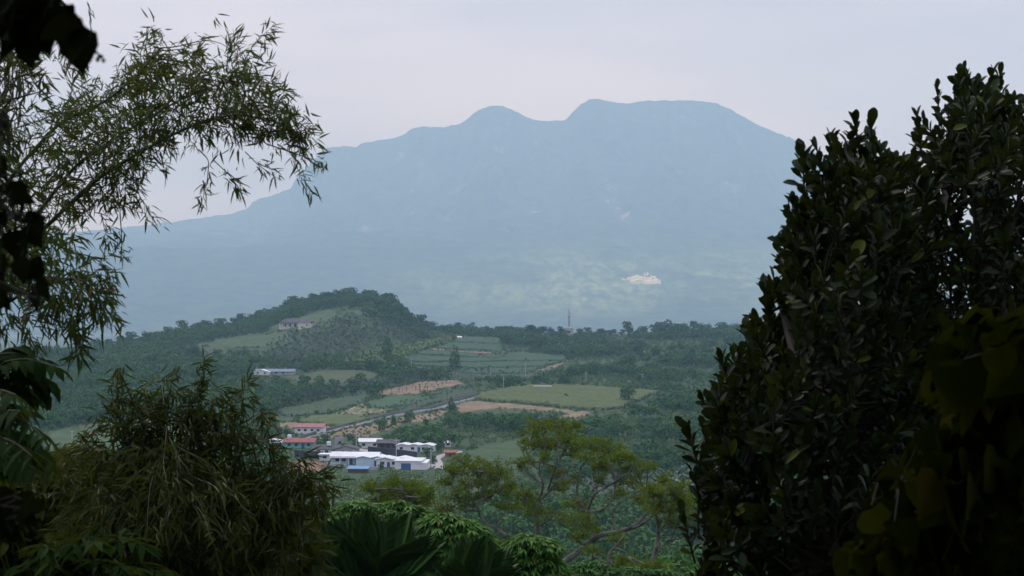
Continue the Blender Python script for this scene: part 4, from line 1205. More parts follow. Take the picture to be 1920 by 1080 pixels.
glossy_tree('dark glossy-leaved tree with stepped outline beside the valley view',
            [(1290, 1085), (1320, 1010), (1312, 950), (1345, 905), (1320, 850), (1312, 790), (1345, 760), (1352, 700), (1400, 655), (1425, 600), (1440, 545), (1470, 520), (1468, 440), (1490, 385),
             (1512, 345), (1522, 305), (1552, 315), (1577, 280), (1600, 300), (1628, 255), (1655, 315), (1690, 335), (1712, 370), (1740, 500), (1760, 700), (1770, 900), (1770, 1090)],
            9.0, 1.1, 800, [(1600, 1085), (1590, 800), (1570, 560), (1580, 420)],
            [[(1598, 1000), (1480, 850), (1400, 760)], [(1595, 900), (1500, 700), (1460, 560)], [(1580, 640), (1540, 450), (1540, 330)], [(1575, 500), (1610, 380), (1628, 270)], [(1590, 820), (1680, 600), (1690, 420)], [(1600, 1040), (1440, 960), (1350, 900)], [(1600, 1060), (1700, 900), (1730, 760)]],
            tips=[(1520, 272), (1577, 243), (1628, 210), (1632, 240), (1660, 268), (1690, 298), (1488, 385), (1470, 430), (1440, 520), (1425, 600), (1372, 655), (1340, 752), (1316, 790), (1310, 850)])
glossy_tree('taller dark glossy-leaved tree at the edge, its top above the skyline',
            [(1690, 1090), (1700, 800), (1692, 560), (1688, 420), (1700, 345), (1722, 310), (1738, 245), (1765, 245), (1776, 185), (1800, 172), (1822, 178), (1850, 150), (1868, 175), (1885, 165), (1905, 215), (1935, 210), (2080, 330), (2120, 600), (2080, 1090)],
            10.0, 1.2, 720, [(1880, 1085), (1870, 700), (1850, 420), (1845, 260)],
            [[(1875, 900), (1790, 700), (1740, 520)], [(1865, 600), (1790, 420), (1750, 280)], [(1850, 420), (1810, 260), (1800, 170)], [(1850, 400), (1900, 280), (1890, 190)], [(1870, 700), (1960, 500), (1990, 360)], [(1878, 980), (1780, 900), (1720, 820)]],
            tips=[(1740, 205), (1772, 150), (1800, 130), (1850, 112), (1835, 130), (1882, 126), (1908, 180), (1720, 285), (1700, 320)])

# ------------------------------------------------------------------ bamboo
def bamboo_fans(lv, base, out, per, Lmin, Lmax, width=.13, droop=.75):
    n = len(base)
    d0 = unit(out * .7 + np.array([0, 0, -droop]) + rng.normal(size=(n, 3)) * .45)
    fan = rng.normal(size=(n, per, 3)) * .5
    dirs = unit(d0[:, None] + fan)
    pos = base[:, None] + rng.normal(size=(n, per, 3)) * .018 + dirs * .01
    nr_ = np.cross(dirs, unit(rng.normal(size=(n, per, 3)))) + np.array([0, -.3, .6])
    m_ = n * per
    Ln = rng.uniform(Lmin, Lmax, m_)
    put_leaves(lv, pos.reshape(-1, 3), dirs.reshape(-1, 3), nr_.reshape(-1, 3), Ln, Ln * width * rng.uniform(.8, 1.2, m_), BAMBOO)

def bamboo(label, D, culms, poly, nprim, nfan, thick, mat, per=6, L=(.07, .15), strands=(), up=.25, dmax=90, group=None, droop=.75):
    c0 = pxcurve(culms[0], D, 40)
    tp = ground_tail(c0, 8, lean=-.4 if culms[0][0][0] < 0 else 0.0)
    root = empty('bamboo', tuple(tp[0] + (0, 0, .3)), label, 'bamboo', group)
    o_ = np.array(root.location)
    sk = []
    for k, cu in enumerate(culms):
        c_ = pxcurve(cu, D, 40, np.linspace(0, rng.uniform(-.4, .4), len(cu)))
        full = ground_tail(c_, 8, lean=rng.uniform(-.4, .1)) if k < 3 else c_
        r_ = np.linspace(.017, .003, len(full)) if k < 3 else np.linspace(.008, .002, len(full))
        cl = Cloud().tube(full - o_, r_, 6)
        for q_ in full[8::4]:        # nodes of the culm
            pass
        cl.build('culm', M_culm, root, True)
        sk.append(c_)
    skp = np.concatenate(sk)
    tg, out, d = in_crown(poly, nprim, D, thick, dmax)
    br = Cloud(); lv = Cloud()
    fb = []; fo = []
    for i in range(nprim):
        dist = np.linalg.norm(skp - tg[i], axis=1)
        j = np.argmin(dist + .5 * rng.random(len(dist)))
        a_ = skp[j]; b_ = tg[i]
        ln = np.linalg.norm(b_ - a_)
        mid = (a_ + b_) / 2 + np.array([0, 0, up * ln * .4]) + rng.normal(size=3) * .04 * ln
        c_ = curve([a_, (a_ + mid) / 2 + rng.normal(size=3) * .02, mid, (mid + b_) / 2 + (0, 0, .05 * ln), b_ - (0, 0, .04 * ln)], 12)
        br.tube(c_ - o_, np.linspace(.0045, .0012, 12), 4)
        m_ = nfan
        tt = rng.uniform(.35, 1, m_); tt[0] = 1
        idx = (tt * 11).astype(int)
        fb.append(c_[idx] + rng.normal(size=(m_, 3)) * .05 * (tt < 1)[:, None]); fo.append(np.tile(unit(b_ - a_ + 1e-6), (m_, 1)))
    for st_ in strands:               # long bare shoots and hanging tips
        c_ = pxcurve(st_, D, 24, rng.uniform(-.2, .2, len(st_)))
        br.tube(c_ - o_, np.linspace(.004, .0012, 24), 4)
        e = c_[[8, 11, 14, 16, 18, 20, 22, 23]]
        fb.append(e); fo.append(unit(np.gradient(c_, axis=0)[[8, 11, 14, 16, 18, 20, 22, 23]]) * 1.5)
    fb = np.concatenate(fb); fo = np.concatenate(fo)
    bamboo_fans(lv, fb - o_, fo, per, L[0], L[1], .13, droop)
    br.build('branches', M_culm, root)
    lv.build('foliage', mat, root)
    return root
bamboo('arching bamboo plume spreading across the sky', 11.0,
       [[(-40, 560), (71, 440), (178, 338), (249, 293), (347, 240), (440, 212), (520, 228), (578, 275)],
        [(-60, 600), (40, 440), (140, 310), (230, 250), (330, 190), (430, 150)],
        [(-80, 520), (20, 330), (110, 230), (200, 190), (270, 130), (300, 90)]],
       [(90, 250), (130, 190), (165, 155), (200, 170), (245, 160), (250, 110), (290, 90), (330, 108), (400, 122), (425, 95), (470, 85), (500, 105), (540, 165), (575, 240), (580, 282),
        (552, 275), (520, 248), (470, 268), (420, 248), (385, 245), (360, 275), (320, 290), (280, 325), (275, 380), (230, 392), (180, 385), (120, 410), (80, 440), (50, 420), (70, 330)],
       255, 5, .8, M_bamboo, 5, (.045, .105), droop=.35,
       strands=[[(270, 140), (262, 100), (275, 70), (285, 50)], [(425, 130), (428, 95), (440, 70)], [(455, 120), (475, 85), (490, 68), (506, 54)], [(340, 120), (365, 105), (378, 96)],
                [(255, 200), (235, 155), (232, 135)], [(520, 270), (550, 290), (568, 320), (576, 356)], [(500, 270), (545, 285), (585, 298), (612, 312)], [(372, 280), (392, 300), (388, 345), (380, 375)], [(460, 285), (485, 310), (515, 332)],
                [(400, 300), (430, 328), (448, 352)], [(225, 400), (228, 440), (229, 480)], [(190, 400), (196, 430), (205, 455)], [(150, 200), (130, 150), (112, 118), (92, 86)], [(240, 300), (262, 370), (290, 415)]])
bamboo('bamboo at the picture edge behind dark vine leaves', 9.5,
       [[(-120, 560), (-60, 300), (-20, 150), (40, 40)], [(-150, 500), (-70, 250), (10, 190), (75, 172)]],
       [(-60, -20), (60, -20), (125, -5), (150, 45), (120, 70), (60, 60), (45, 130), (40, 200), (62, 270), (78, 320), (50, 380), (70, 430), (40, 520), (-80, 560)],
       150, 4, .7, M_bamboo, 5, (.05, .11),
       strands=[[(20, 230), (50, 210), (72, 172)], [(20, 120), (55, 130), (80, 150)], [(100, 20), (130, 60), (150, 120), (146, 130)], [(30, 240), (90, 220), (160, 200)], [(60, 30), (100, 40), (140, 52)]])
bamboo('bamboo with drooping sprays hanging before the mountain foot', 9.0,
       [[(-140, 700), (-60, 560), (30, 470), (110, 440)], [(-140, 760), (-40, 600), (60, 540), (150, 520)]],
       [(-60, 400), (60, 420), (140, 440), (175, 480), (205, 520), (210, 550), (190, 590), (150, 610), (140, 625), (90, 610), (60, 640), (20, 650), (-60, 660)],
       85, 4, .7, M_bamboo, 5, (.05, .115), up=.1,
       strands=[[(120, 470), (170, 480), (200, 500), (215, 545)], [(90, 560), (150, 560), (190, 575), (215, 595)], [(60, 600), (110, 610), (140, 620), (152, 655)], [(30, 610), (60, 640), (70, 668)], [(130, 590), (145, 610), (150, 665)], [(100, 520), (160, 525), (180, 560), (186, 598)], [(20, 640), (40, 660), (50, 690)]])
core = [(105, 1090), (100, 985), (140, 930), (165, 885), (210, 868), (250, 835), (300, 828), (335, 850), (380, 842), (425, 872), (455, 868), (500, 900), (540, 896), (575, 905), (560, 930), (535, 960), (540, 1020), (530, 1090)]
shoots = []
for (x0, y0), (x1, y1) in (((240, 830), (222, 688)), ((232, 800), (208, 745)), ((262, 810), (250, 738)), ((285, 800), (272, 726)), ((300, 800), (303, 712)), ((320, 800), (322, 702)), ((345, 805), (338, 742)), ((362, 800), (377, 678)), ((370, 810), (368, 730)), ((395, 815), (402, 752)),
                           ((410, 820), (425, 758)), ((440, 830), (458, 716)), ((452, 840), (446, 768)), ((470, 850), (489, 776)), ((490, 860), (515, 832)), ((530, 880), (566, 858)), ((545, 890), (606, 884)), ((560, 910), (600, 925)), ((200, 840), (172, 806)), ((190, 850), (150, 812)), ((170, 880), (120, 868)), ((280, 815), (240, 770)), ((330, 805), (350, 760)), ((400, 830), (385, 772)), ((310, 800), (288, 756))):
    for k in range(3):
        y0 += 25; bx = (x0 + x1) / 2 + rng.normal() * 9
        shoots.append([(x0 + rng.normal() * 8, y0 + 40), (x0 + rng.normal() * 4, y0), (bx, (y0 + y1) / 2 - 6), (x1 + k * rng.normal() * 12, y1 + 8 + k * 22), (x1 + k * rng.normal() * 14 + 5, y1 + k * 30)])
bamboo('olive bamboo thicket low before the village, shoots poking up', 12.0,
       [[(300, 1090), (290, 940), (270, 800), (235, 720), (222, 690)], [(420, 1090), (400, 920), (370, 800), (375, 720)], [(520, 1090), (500, 940), (470, 820), (455, 755)], [(340, 1090), (330, 900), (310, 780), (300, 720)], [(480, 1000), (540, 900), (590, 880)]],
       core, 430, 7, 1.3, M_bamboo2, 5, (.06, .135), up=.15, dmax=220, strands=shoots)

# ------------------------------------------------------------------ acacias
def acacia(label, D, trunk, limbs, puffs, rad=.17, dens=1.0, mat=None, tail=True, lean=0.0):
    c0 = pxcurve(trunk, D, 30)
    tp = ground_tail(c0, 8, lean) if tail else c0
    root = empty('acacia_tree', tuple(tp[0] + (0, 0, .3)), label, 'tree')
    o_ = np.array(root.location); s_ = D / F
    wob = lambda c_, a_: c_ + np.cumsum(rng.normal(size=c_.shape) * a_, 0) * np.linspace(0, 1, len(c_))[:, None] * np.linspace(1, 0, len(c_))[:, None] * 2
    n8 = len(tp)
    Cloud().tube(wob(tp, .03) - o_, np.linspace(rad * 1.0, rad * .35, n8), 9).build('trunk', M_abark, root, True)
    sk = [c0]
    bl = Cloud()
    for lm in limbs:
        dd = np.cumsum(rng.normal(size=len(lm)) * .4); dd[0] = 0
        c_ = wob(pxcurve(lm, D, 22, dd), .035)
        bl.tube(c_ - o_, np.linspace(rad * .36, .03, 22), 6); sk.append(c_[4:])
    skp = np.concatenate(sk)
    lv = Cloud()
    for (px, py, rx, ry) in puffs:
        sx, sy = rx * s_, ry * s_
        c = PX(px, py, D + rng.normal() * .9)
        nc = max(4, int(rx * ry / 20 * dens))
        cc = c + rdir(nc) * (rng.uniform(.2, 1.35, (nc, 1)) ** .6) * np.array([sx, sx * .9, sy])
        j = np.argmin(np.linalg.norm(skp - c, axis=1) + np.maximum(skp[:, 2] - c[2] + sy * .3, 0) * 1.5)
        hub = c - (0, 0, sy * .4)
        bl.tube(wob(curve([skp[j], (skp[j] + hub) / 2 + rng.normal(size=3) * .12, hub], 9), .02) - o_, np.linspace(.055, .03, 9), 5)
        for q_ in cc:
            bl.tube([hub - o_, (hub + q_) / 2 - o_ + rng.normal(size=3) * .06, q_ - o_], [.026, .018, .010], 4)
        per = 36
        base = (cc[:, None] + rng.normal(size=(nc, per, 3)) * np.array([.13, .13, .085])).reshape(-1, 3)
        up_ = unit(rng.normal(size=base.shape) * .7 + np.array([0, 0, .55]))
        nr_ = unit(rng.normal(size=base.shape) + np.array([0, 0, .5]))
        Ln = rng.uniform(.10, .22, len(base))
        put_leaves(lv, base - o_, up_, nr_, Ln, Ln * .36, SLIM)
    bl.build('branches', M_abark, root)
    lv.build('foliage', mat or M_acacia, root)
    return root
acacia('tall pale-barked acacia with an airy crown, highest of the valley-edge trees', 100, [(1007, 1030), (1007, 958), (1010, 938)],
       [[(1010, 940), (1027, 925), (1055, 895), (1079, 863), (1092, 845)], [(1010, 938), (1018, 912), (1007, 879), (1022, 840), (1018, 812)], [(1027, 925), (1035, 885), (1042, 850), (1046, 815)], [(1055, 895), (1052, 860), (1066, 825)], [(1012, 905), (992, 885), (982, 868)], [(1008, 950), (985, 930), (978, 905)], [(1030, 920), (1062, 910), (1080, 900)], [(1008, 880), (990, 855), (984, 838)], [(1007, 990), (1030, 975), (1040, 965)]],
       [(1020, 798, 42, 12), (1000, 808, 24, 12), (1060, 806, 32, 14), (1082, 832, 22, 16), (984, 836, 14, 8), (1010, 832, 26, 14), (1045, 832, 26, 14), (1070, 850, 18, 10), (976, 872, 16, 11), (990, 862, 14, 8), (1045, 884, 18, 9), (985, 930, 24, 17), (1000, 955, 16, 11), (1052, 912, 18, 10), (1030, 968, 24, 14), (1078, 900, 14, 8), (1025, 856, 16, 8)], rad=.19)
acacia('broad acacia with a low crooked limb left of the tall airy one', 104, [(958, 1030), (954, 1000), (938, 985), (914, 975), (900, 968)],
       [[(900, 968), (896, 950), (904, 930), (908, 905), (912, 885)], [(898, 955), (880, 940), (862, 944), (845, 925)], [(904, 940), (925, 930), (938, 905), (940, 880)], [(900, 960), (872, 952), (850, 950)], [(930, 980), (950, 955), (955, 930)], [(862, 944), (850, 910), (848, 890)]],
       [(868, 866, 24, 9), (850, 884, 28, 12), (903, 880, 32, 15), (935, 882, 24, 18), (880, 906, 34, 12), (838, 904, 16, 9), (930, 918, 30, 14), (902, 928, 24, 10), (860, 930, 28, 12), (948, 948, 22, 13), (915, 900, 22, 12), (835, 955, 22, 12), (875, 945, 20, 9), (955, 905, 16, 12)], rad=.16)
acacia('small yellowish acacia above the green bushes', 98, [(770, 1000), (768, 962), (760, 945)],
       [[(760, 945), (742, 930), (722, 918)], [(762, 948), (782, 932), (798, 924)], [(760, 945), (760, 925), (752, 910)]],
       [(708, 916, 26, 10), (742, 905, 22, 9), (770, 920, 34, 14), (800, 926, 18, 12), (740, 932, 34, 14), (780, 944, 30, 11), (720, 940, 20, 9), (690, 916, 12, 6)], rad=.14, dens=1.5)
acacia('leaning acacia with a long pale trunk reaching right', 92, [(1030, 1085), (1047, 1059), (1087, 1033), (1114, 1007), (1150, 999), (1185, 991), (1209, 966), (1233, 938)],
       [[(1110, 1008), (1114, 993), (1102, 958), (1084, 930), (1083, 906), (1088, 879)], [(1102, 958), (1112, 925), (1150, 902), (1177, 888), (1190, 870)], [(1100, 960), (1130, 956), (1148, 934), (1154, 899), (1166, 868)], [(1150, 999), (1154, 978), (1150, 958), (1168, 938), (1209, 924)], [(1112, 920), (1116, 890), (1120, 862)], [(1154, 900), (1142, 870), (1136, 848)], [(1090, 940), (1076, 945)], [(1185, 991), (1200, 985), (1230, 960), (1250, 950)]],
       [(1108, 836, 28, 11), (1140, 842, 34, 13), (1162, 858, 28, 12), (1192, 874, 24, 11), (1100, 858, 18, 9), (1130, 872, 26, 10), (1215, 875, 12, 7), (1182, 902, 24, 11), (1124, 900, 16, 8), (1082, 948, 24, 12), (1092, 978, 28, 13), (1076, 1000, 20, 10), (1120, 998, 16, 8), (1160, 925, 16, 8), (1205, 940, 18, 9)], rad=.2)
acacia('slender acacia with a forked dark trunk at the foot of the dark tree', 88, [(1209, 1080), (1229, 1033), (1233, 997), (1228, 966), (1225, 930)],
       [[(1229, 1030), (1250, 1018), (1262, 990), (1270, 960), (1276, 935)], [(1232, 1000), (1250, 975), (1262, 950)], [(1228, 966), (1240, 930), (1250, 905)], [(1226, 950), (1215, 930)], [(1250, 1015), (1280, 1005), (1292, 980)]],
       [(1245, 900, 18, 10), (1230, 922, 28, 14), (1270, 918, 28, 14), (1286, 944, 22, 13), (1255, 952, 34, 14), (1226, 950, 22, 11), (1290, 970, 18, 10), (1252, 980, 20, 9), (1262, 935, 20, 11)], rad=.14)
acacia('low acacia with a thin dark trunk under the leaning one', 86, [(1136, 1085), (1140, 1055), (1148, 1028), (1172, 1003)],
       [[(1140, 1055), (1120, 1045), (1112, 1030)], [(1148, 1028), (1160, 1030), (1180, 1045)]],
       [(1150, 1012, 18, 8), (1166, 1050, 20, 10), (1110, 1030, 16, 8), (1195, 1060, 18, 9), (1240, 1062, 24, 10)], rad=.12)

# ------------------------------------------------------------------ bushes with drooping leaflets
def droop_tree(label, D, ells, trunk, n, Lf=.17, mat=None, name='drooping_leaf_tree', cat='tree', rad=.14):
    tp = ground_tail(pxcurve(trunk, D, 10))
    root = empty(name, tuple(tp[0] + (0, 0, .3)), label, cat)
    o_ = np.array(root.location); s_ = D / F
    Cloud().tube(tp - o_, np.linspace(rad, rad * .4, len(tp)), 7).build('trunk', M_bark, root, True)
    lv = Cloud(); br = Cloud()
    E = np.array(ells, float); pr = E[:, 2] * E[:, 3]; pr /= pr.sum()
    k = rng.choice(len(E), n, p=pr)
    d = rdir(n); d[:, 2] = np.where(d[:, 2] < -.25, -d[:, 2], d[:, 2]); d[:, 1] = np.where(rng.random(n) < .65, -abs(d[:, 1]), d[:, 1])
    c = PX(E[k, 0], E[k, 1], D + rng.normal(size=n) * .1)
    base = c + d * rng.uniform(.75, 1.05, (n, 1)) * np.stack([E[k, 2] * s_, E[k, 2] * s_ * .8, E[k, 3] * s_], -1)
    for i in range(0, n, 3):
        br.tube([c[i] - o_ - (0, 0, rad * 2), (c[i] + base[i]) / 2 - o_, base[i] - o_], [rad * .14, rad * .1, rad * .04], 4)
    per = 7
    a_ = rng.uniform(0, 6.28, (n, 1)) + np.arange(per)[None] * 2 * math.pi / per
    hd = np.stack([np.cos(a_), np.sin(a_), np.zeros_like(a_)], -1)
    dirs = unit(hd * .8 + d[:, None] * .5 + np.array([0, 0, -.55]) + rng.normal(size=hd.shape) * .15)
    nr_ = unit(np.array([0, 0, 1.]) + hd * .5 + rng.normal(size=hd.shape) * .15)
    m_ = n * per
    put_leaves(lv, np.repeat(base - o_, per, 0), dirs.reshape(-1, 3), nr_.reshape(-1, 3), Lf * rng.uniform(.75, 1.25, m_), Lf * .33, OVATE)
    br.build('branches', M_bark, root)
    lv.build('foliage', mat or M_mall, root)
    return root
droop_tree('bright green bush of drooping leaflets behind the large fan palm', 44, [(620, 972, 34, 20), (662, 962, 34, 22), (704, 968, 30, 22), (745, 958, 30, 20), (600, 1000, 40, 35), (780, 975, 40, 25), (640, 1000, 60, 40), (720, 1000, 70, 40)], [(690, 1090), (690, 1010)], 1000, .235)
droop_tree('bright green bush of drooping leaflets between the two fan palms', 41, [(830, 985, 45, 22), (860, 1000, 50, 26), (890, 1015, 38, 26), (820, 1015, 45, 26), (860, 1040, 55, 32), (800, 1040, 40, 30), (905, 1050, 40, 35), (770, 1060, 50, 40)], [(850, 1095), (850, 1030)], 1000, .225)
droop_tree('bright green bush of drooping leaflets right of the small fan palm', 39, [(985, 1018, 34, 18), (1010, 1030, 40, 22), (975, 1050, 45, 26), (1015, 1065, 45, 28), (960, 1080, 50, 26), (1040, 1085, 40, 20)], [(990, 1110), (990, 1060)], 640, .215)
droop_tree('dim green bush low under the leaning acacia', 60, [(1110, 1075, 50, 22), (1180, 1082, 55, 18), (1240, 1085, 45, 18), (1060, 1090, 30, 15), (1300, 1090, 40, 20)], [(1160, 1120), (1160, 1090)], 900, .2, M_far)
droop_tree('yellow-green rounded shrub at the edge of the pale field', 30, [(150, 850, 36, 20), (185, 862, 34, 22), (120, 868, 34, 20), (225, 880, 40, 30), (90, 890, 30, 22), (160, 890, 60, 30)], [(160, 1000), (160, 900)], 900, .09, M_yel, 'rounded_shrub', 'shrub', .06)
droop_tree('dim bush of hanging pointed leaves low in the near corner', 6.5, [(110, 1040, 40, 20), (165, 1022, 34, 16), (235, 1020, 34, 16), (90, 1070, 50, 24), (200, 1070, 60, 24), (260, 1075, 40, 20)], [(170, 1120), (170, 1060)], 70, .085, M_shrub, 'drooping_leaf_shrub', 'shrub', .022)

# ------------------------------------------------------------------ fan palms
def fan_palm(label, D, crown, fronds, tall=True):
    cpt = PX(crown[0], crown[1], D)
    z0 = float(Hh(cpt[0], cpt[1]))
    root = empty('fan_palm', (cpt[0], cpt[1], z0), label, 'palm')
    o_ = np.array(root.location)
    c = cpt - o_
    Cloud().tube([(0, 0, -.4), (.05, 0, c[2] * .5), c - (0, 0, .15), c], [.13, .11, .10, .05], 9).build('trunk', M_palmtrunk, root, True)
    for (px, py, wpx, dy) in fronds:
        tip = PX(px, py, D + dy) - o_
        ax = tip - c; ln = np.linalg.norm(ax); ax = ax / ln
        view = np.array([0, -1, 0.15]); s = unit(np.cross(ax, view)); nn = unit(np.cross(s, ax))
        # rachis with many stiff pleated leaflets fanning from it
        fr = Cloud()
        hw = wpx * D / F / 2
        rt = np.linspace(0, 1, 10)
        sag = -np.array([0, 0, 1]) * (rt ** 2)[:, None] * ln * .06
        rach = c + ax * (rt * ln * .62)[:, None] + sag
        fr.tube(rach, np.linspace(.028, .008, 10), 5)
        nl = 16
        for sd in (-1, 1):
            t = np.linspace(.04, 1.0, nl)
            root_p = np.stack([np.interp(t * .55, rt, rach[:, k]) for k in range(3)], -1)
            sp = (1.0 - t)[:, None]
            dirs = unit(ax[None] + s[None] * sd * (hw / (ln * .7)) * (1.15 * sp ** .9 + .03) + nn[None] * .03 * np.sin(np.arange(nl) * 1.9)[:, None])
            Ln = ln * (.80 - .14 * t) * rng.uniform(.86, 1.06, nl)
            tilt = nn[None] + s[None] * sd * .9 * np.where(np.arange(nl) % 2 == 0, 1, -1)[:, None]
            put_leaves(fr, root_p, dirs, tilt, Ln, 2.0 * hw / nl, leaf_shape([(.1, .42), (.38, .5), (.68, .28), (.86, .12)], .30, .02))
        fr.build('frond', M_fan, root)
    return root
fan_palm('large fan palm with pleated fronds rising before the bushes', 34, (696, 1092), [(688, 942, 66, 0), (768, 952, 76, .5), (588, 966, 84, .1), (560, 1040, 50, -.1), (836, 1010, 50, -.4), (640, 1000, 40, -.6)])
fan_palm('smaller fan palm right of the large one', 32, (880, 1105), [(912, 994, 44, 0), (968, 1030, 60, .2), (868, 1000, 50, .3), (985, 1072, 50, 0), (815, 1060, 55, -.3)])

# ------------------------------------------------------------------ the near leaves that frame the view
def broad_vine(label, D, poly, n, Lf, mat, stems, thick=.5, name='broad_leaved_vine', cat='vine', tmpl=HEART, wid=.95, tips=()):
    root_p = ground_tail(pxcurve(stems[0], D, 16))
    root = empty(name, tuple(root_p[0] + (0, 0, .3)), label, cat)
    o_ = np.array(root.location)
    br = Cloud(); sk = []
    for k, st_ in enumerate(stems):
        c_ = pxcurve(st_, D, 20, rng.uniform(-.15, .15, len(st_)))
        full = ground_tail(c_, 6) if k == 0 else c_
        br.tube(full - o_, np.linspace(.006, .002, len(full)), 5); sk.append(c_)
    skp = np.concatenate(sk)
    P, out, d = in_crown(poly, n, D, thick, 120)
    if len(tips):
        tp = PX([t_[0] for t_ in tips], [t_[1] for t_ in tips], D + rng.uniform(-.2, .2, len(tips)))
        P = np.concatenate([P, tp]); out = np.concatenate([out, np.tile([-.6, -.2, -.1], (len(tips), 1))])
        n = len(P)
    lv = Cloud()
    dirs = unit(out * .5 + np.array([0, -.15, -.75]) + rng.normal(size=(n, 3)) * .45)
    nr_ = unit(rng.normal(size=(n, 3)) * .55 + np.array([0, -.55, .65]))
    Ln = Lf * rng.uniform(.6, 1.2, n)
    P = P - dirs * (Ln * .5)[:, None]
    put_leaves(lv, P - o_, dirs, nr_, Ln, Ln * wid * rng.uniform(.85, 1.1, n), tmpl)
    for i in range(n):
        j = np.argmin(np.linalg.norm(skp - P[i], axis=1))
        br.tube([skp[j] - o_, (skp[j] + P[i]) / 2 - o_ + rng.normal(size=3) * .015, P[i] - o_], [.0022, .0016, .001], 4)
    br.build('stems', M_twig, root)
    lv.build('foliage', mat, root, True)
    return root
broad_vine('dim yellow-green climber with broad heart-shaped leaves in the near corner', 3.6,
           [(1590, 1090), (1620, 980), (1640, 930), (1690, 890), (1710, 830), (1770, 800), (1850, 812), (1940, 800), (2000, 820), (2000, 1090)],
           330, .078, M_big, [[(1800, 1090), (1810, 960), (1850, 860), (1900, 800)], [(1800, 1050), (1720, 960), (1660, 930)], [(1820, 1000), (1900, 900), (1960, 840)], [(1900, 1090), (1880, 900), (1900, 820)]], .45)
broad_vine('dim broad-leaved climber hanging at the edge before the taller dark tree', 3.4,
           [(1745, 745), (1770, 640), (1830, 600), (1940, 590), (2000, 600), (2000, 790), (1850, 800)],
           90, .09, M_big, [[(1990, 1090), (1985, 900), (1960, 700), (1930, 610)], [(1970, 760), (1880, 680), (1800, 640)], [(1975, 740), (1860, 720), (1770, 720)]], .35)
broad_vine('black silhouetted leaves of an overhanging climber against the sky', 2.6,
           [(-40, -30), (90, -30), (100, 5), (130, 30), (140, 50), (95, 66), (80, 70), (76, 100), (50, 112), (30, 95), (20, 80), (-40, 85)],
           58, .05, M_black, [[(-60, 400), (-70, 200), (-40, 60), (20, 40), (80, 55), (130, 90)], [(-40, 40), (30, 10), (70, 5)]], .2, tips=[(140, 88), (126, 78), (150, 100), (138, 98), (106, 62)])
def berries():
    D = 2.6
    st_ = pxcurve([(100, 62), (140, 80), (165, 90), (185, 100), (196, 112)], D, 14)
    root = empty('berry_twig', tuple(st_[0]), 'black twig of small berries sticking out from the overhanging climber', 'twig')
    o_ = np.array(root.location)
    tw = Cloud().tube(st_ - o_, np.linspace(.0018, .0008, 14), 4)
    be = Cloud()
    for (px, py) in [(150, 62), (156, 72), (166, 82), (176, 70), (178, 72), (174, 88), (180, 98), (186, 106), (190, 106), (194, 114), (165, 74), (160, 98), (170, 104), (150, 66), (183, 112)]:
        q_ = PX(px, py, D + rng.uniform(-.02, .02)) - o_
        r_ = rng.uniform(.0022, .0034)
        k_ = np.argmin(np.linalg.norm(st_ - o_ - q_, axis=1))
        tw.tube([st_[k_] - o_, q_], [.0008, .0006], 4)
        a_ = np.linspace(-math.pi / 2, math.pi / 2, 6)
        be.tube(np.stack([0 * a_, 0 * a_, np.sin(a_) * r_], -1) + q_, np.maximum(np.cos(a_) * r_, 1e-5), 7)
    tw.build('stem', M_twig, root); be.build('berries', M_black, root, True)
berries()
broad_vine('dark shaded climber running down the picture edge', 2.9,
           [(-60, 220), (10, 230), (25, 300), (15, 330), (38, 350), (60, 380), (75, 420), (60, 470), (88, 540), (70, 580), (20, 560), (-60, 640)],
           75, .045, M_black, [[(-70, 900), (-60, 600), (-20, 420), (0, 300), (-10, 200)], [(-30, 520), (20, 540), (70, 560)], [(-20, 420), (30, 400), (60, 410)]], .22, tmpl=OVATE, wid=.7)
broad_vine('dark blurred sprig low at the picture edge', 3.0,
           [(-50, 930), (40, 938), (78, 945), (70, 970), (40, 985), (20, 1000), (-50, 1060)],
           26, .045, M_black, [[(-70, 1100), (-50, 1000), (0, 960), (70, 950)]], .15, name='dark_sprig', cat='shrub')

# left shrub with rows of pointed leaflets on arching stalks
def pinnate_shrub(label, D, fr, Lf, mat):
    base = PX(fr[0][0][0], fr[0][0][1], D)
    z0 = float(Hh(base[0], base[1]))
    root = empty('arching_leaf_shrub', (base[0], base[1], z0), label, 'shrub')
    o_ = np.array(root.location)
    Cloud().tube([(0, 0, -.3), (0.02, 0, (base[2] - z0) * .5), base - o_], [.03, .025, .015], 6).build('trunk', M_twig, root)
    lv = Cloud(); br = Cloud()
    for f_ in fr:
        c_ = pxcurve(f_, D, 16, np.linspace(0, rng.uniform(-.5, .3), len(f_)))
        br.tube(np.concatenate([[base], c_]) - o_, [.01] + list(np.linspace(.008, .002, 16)), 4)
        t = np.linspace(.2, 1, 11)
        pos = np.stack([np.interp(t, np.linspace(0, 1, 16), c_[:, k]) for k in range(3)], -1)
        tan = unit(np.gradient(pos, axis=0))
        for sd in (-1, 1):
            s = unit(np.cross(tan, [0, 0, 1.])) * sd
            dirs = unit(tan * .55 + s * .7 + np.array([0, 0, -.62]) + rng.normal(size=tan.shape) * .15)
            nr_ = unit(np.array([0, 0, 1.]) + s * .6 + rng.normal(size=tan.shape) * .15)
            put_leaves(lv, pos - o_, dirs, nr_, Lf * rng.uniform(.8, 1.2, len(pos)), Lf * .40, OVATE)
    br.build('stems', M_twig, root); lv.build('foliage', mat, root, True)
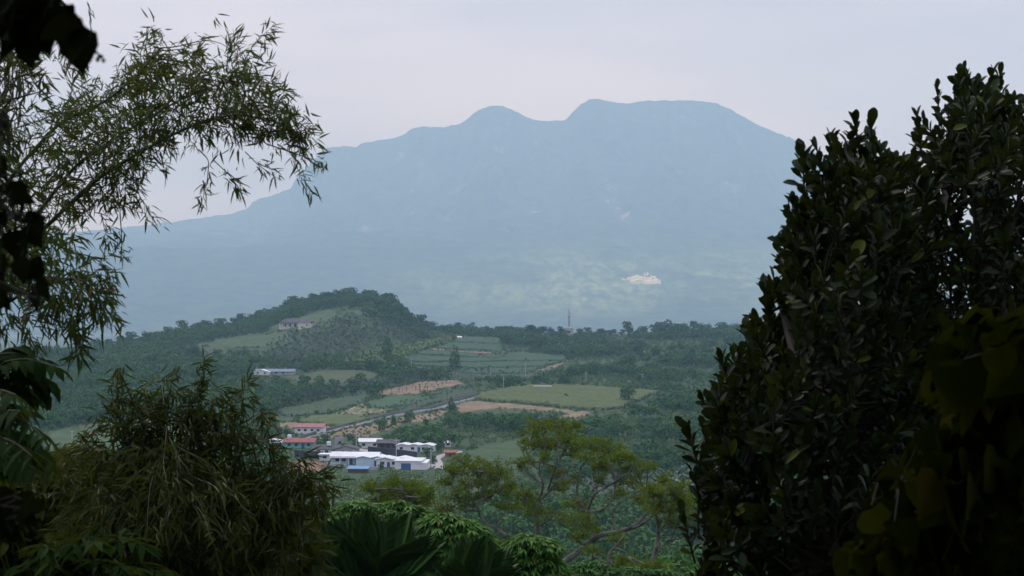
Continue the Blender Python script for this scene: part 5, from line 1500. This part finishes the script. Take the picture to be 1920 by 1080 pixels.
pinnate_shrub('shrub of arching stalks with rows of pointed leaves beside the wooded slope', 7.5,
              [[(-40, 760), (0, 680), (50, 672), (108, 690)], [(-40, 740), (20, 690), (70, 695), (100, 720)], [(-30, 760), (20, 720), (50, 725), (70, 745)], [(-60, 720), (-10, 665), (30, 662), (60, 672)], [(-50, 780), (0, 730), (30, 740)],
               [(-40, 700), (10, 655), (40, 650)], [(-60, 760), (10, 700), (60, 705), (85, 735)]], .088, M_shrub)
pinnate_shrub('lower shrub of arching stalks drooping beside the pale green field', 7.0,
              [[(-60, 860), (0, 780), (50, 790), (82, 820)], [(-60, 880), (0, 800), (50, 815), (86, 850)], [(-60, 900), (10, 830), (60, 845), (95, 868)], [(-40, 860), (10, 770), (40, 770)], [(-60, 900), (0, 850), (40, 865), (70, 880)], [(-60, 880), (-10, 815), (30, 830), (60, 855)], [(-50, 840), (0, 760), (30, 758), (56, 775)], [(-60, 920), (0, 870), (30, 880)]], .088, M_shrub)

# ------------------------------------------------------------------ undergrowth masses
def thicket(name, label, D0, D1, poly, n, Lf, mat, tmpl=OVATE, wid=.45):
    """tangled leaves filling the slope below the view"""
    poly = np.asarray(poly, float)
    x = rng.uniform(poly[:, 0].min(), poly[:, 0].max(), n * 3); y = rng.uniform(poly[:, 1].min(), poly[:, 1].max(), n * 3)
    k = inpoly(x, y, poly); x, y = x[k][:n], y[k][:n]; n = len(x)
    P = PX(x, y, rng.uniform(D0, D1, n))
    d = unit(rng.normal(size=(n, 3)) * .7 + np.array([0, -.2, -.3])); nr_ = unit(rng.normal(size=(n, 3)) + np.array([0, -.3, .7]))
    Ln = Lf * rng.uniform(.6, 1.4, n)
    cl = Cloud(); put_leaves(cl, P, d, nr_, Ln, Ln * wid, tmpl)
    for i in range(0, n, 14):
        cl.tube([P[i] - (rng.normal() * .2, 0, .6), P[i] - (0, 0, .25), P[i]], [Lf * .06, Lf * .05, Lf * .03], 4)
    return tag(cl.build(name, mat), label, 'undergrowth', kind='stuff')
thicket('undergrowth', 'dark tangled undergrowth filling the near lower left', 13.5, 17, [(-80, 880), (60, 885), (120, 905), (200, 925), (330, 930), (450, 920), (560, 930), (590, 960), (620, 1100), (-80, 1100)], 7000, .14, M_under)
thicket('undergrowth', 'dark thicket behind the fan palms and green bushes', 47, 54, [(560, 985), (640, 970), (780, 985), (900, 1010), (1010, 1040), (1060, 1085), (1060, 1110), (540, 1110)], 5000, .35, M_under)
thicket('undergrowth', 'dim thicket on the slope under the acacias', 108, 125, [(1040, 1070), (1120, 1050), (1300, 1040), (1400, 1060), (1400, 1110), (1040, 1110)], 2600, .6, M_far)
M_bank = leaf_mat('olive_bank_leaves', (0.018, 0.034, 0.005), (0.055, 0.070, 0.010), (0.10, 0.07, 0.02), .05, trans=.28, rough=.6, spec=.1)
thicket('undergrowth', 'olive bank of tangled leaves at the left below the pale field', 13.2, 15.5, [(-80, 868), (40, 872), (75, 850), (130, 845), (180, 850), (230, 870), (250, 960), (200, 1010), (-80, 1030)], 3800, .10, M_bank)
# near ground cover on the slope itself
Pn = np.stack([rng.uniform(-30, 30, 2600), rng.uniform(4, 110, 2600)], -1)
Pn = Pn[np.abs(Pn[:, 0]) < 3 + Pn[:, 1] * .34]
mass('ground_cover', Pn, rng.uniform(.25, .5, len(Pn)), shrubT, M_under, 'low leafy ground cover on the slope below the viewpoint', 'ground cover')

# unseen wood added behind and above the viewpoint to shade the near plants
def shading_wood():
    cl = Cloud()
    for k in range(46):
        x = rng.uniform(-38, 38); y = rng.uniform(-62, -5)
        z = float(Hh(x, y)); h = rng.uniform(8, 13)
        cl.tube([(x, y, z - .3), (x + .2, y, z + h * .5), (x, y, z + h)], [.22, .16, .08], 6, 1)
        crown_cloud(cl, [(x + a_[0], y + a_[1], z + h * .15 + a_[2], a_[3]) for a_ in lobes(9, 4.2, h * .9)], 520, .9, .8)
    # added boughs over the viewpoint block overhead sky light, from a left rear trunk
    x, y = -2.6, -3.2; z = float(Hh(x, y))
    cl.tube([(x, y, z - .3), (x, y + .1, z + 3), (x + .3, y + .4, z + 6.5), (x + .5, y + .8, z + 9)], [.3, .26, .2, .08], 8, 1)
    for k in range(40):
        a_ = k * 2.4; r_ = 1.2 + 7.0 * math.sqrt((k + .5) / 40)
        tx, ty = x + 2.2 + r_ * math.cos(a_), y + 1.6 + r_ * .85 * math.sin(a_); tz = z + 6.2 + rng.uniform(-.8, 1.6) - .03 * r_ * r_
        cl.tube([(x + .3, y + .4, z + 5.5), ((x + tx) / 2, (y + ty) / 2, tz - .2), (tx, ty, tz)], [.08, .05, .02], 5, 1)
        crown_cloud(cl, [(tx, ty, tz, 1.5), (tx + rng.normal() * .6, ty + rng.normal() * .6, tz + .4, 1.2)], 150, .5, .55, low=-50)
    tag(cl.build('woodland', [M_far, M_bark]), 'unseen wood added behind and over the viewpoint to darken the foreground', 'woodland', kind='stuff')
shading_wood()
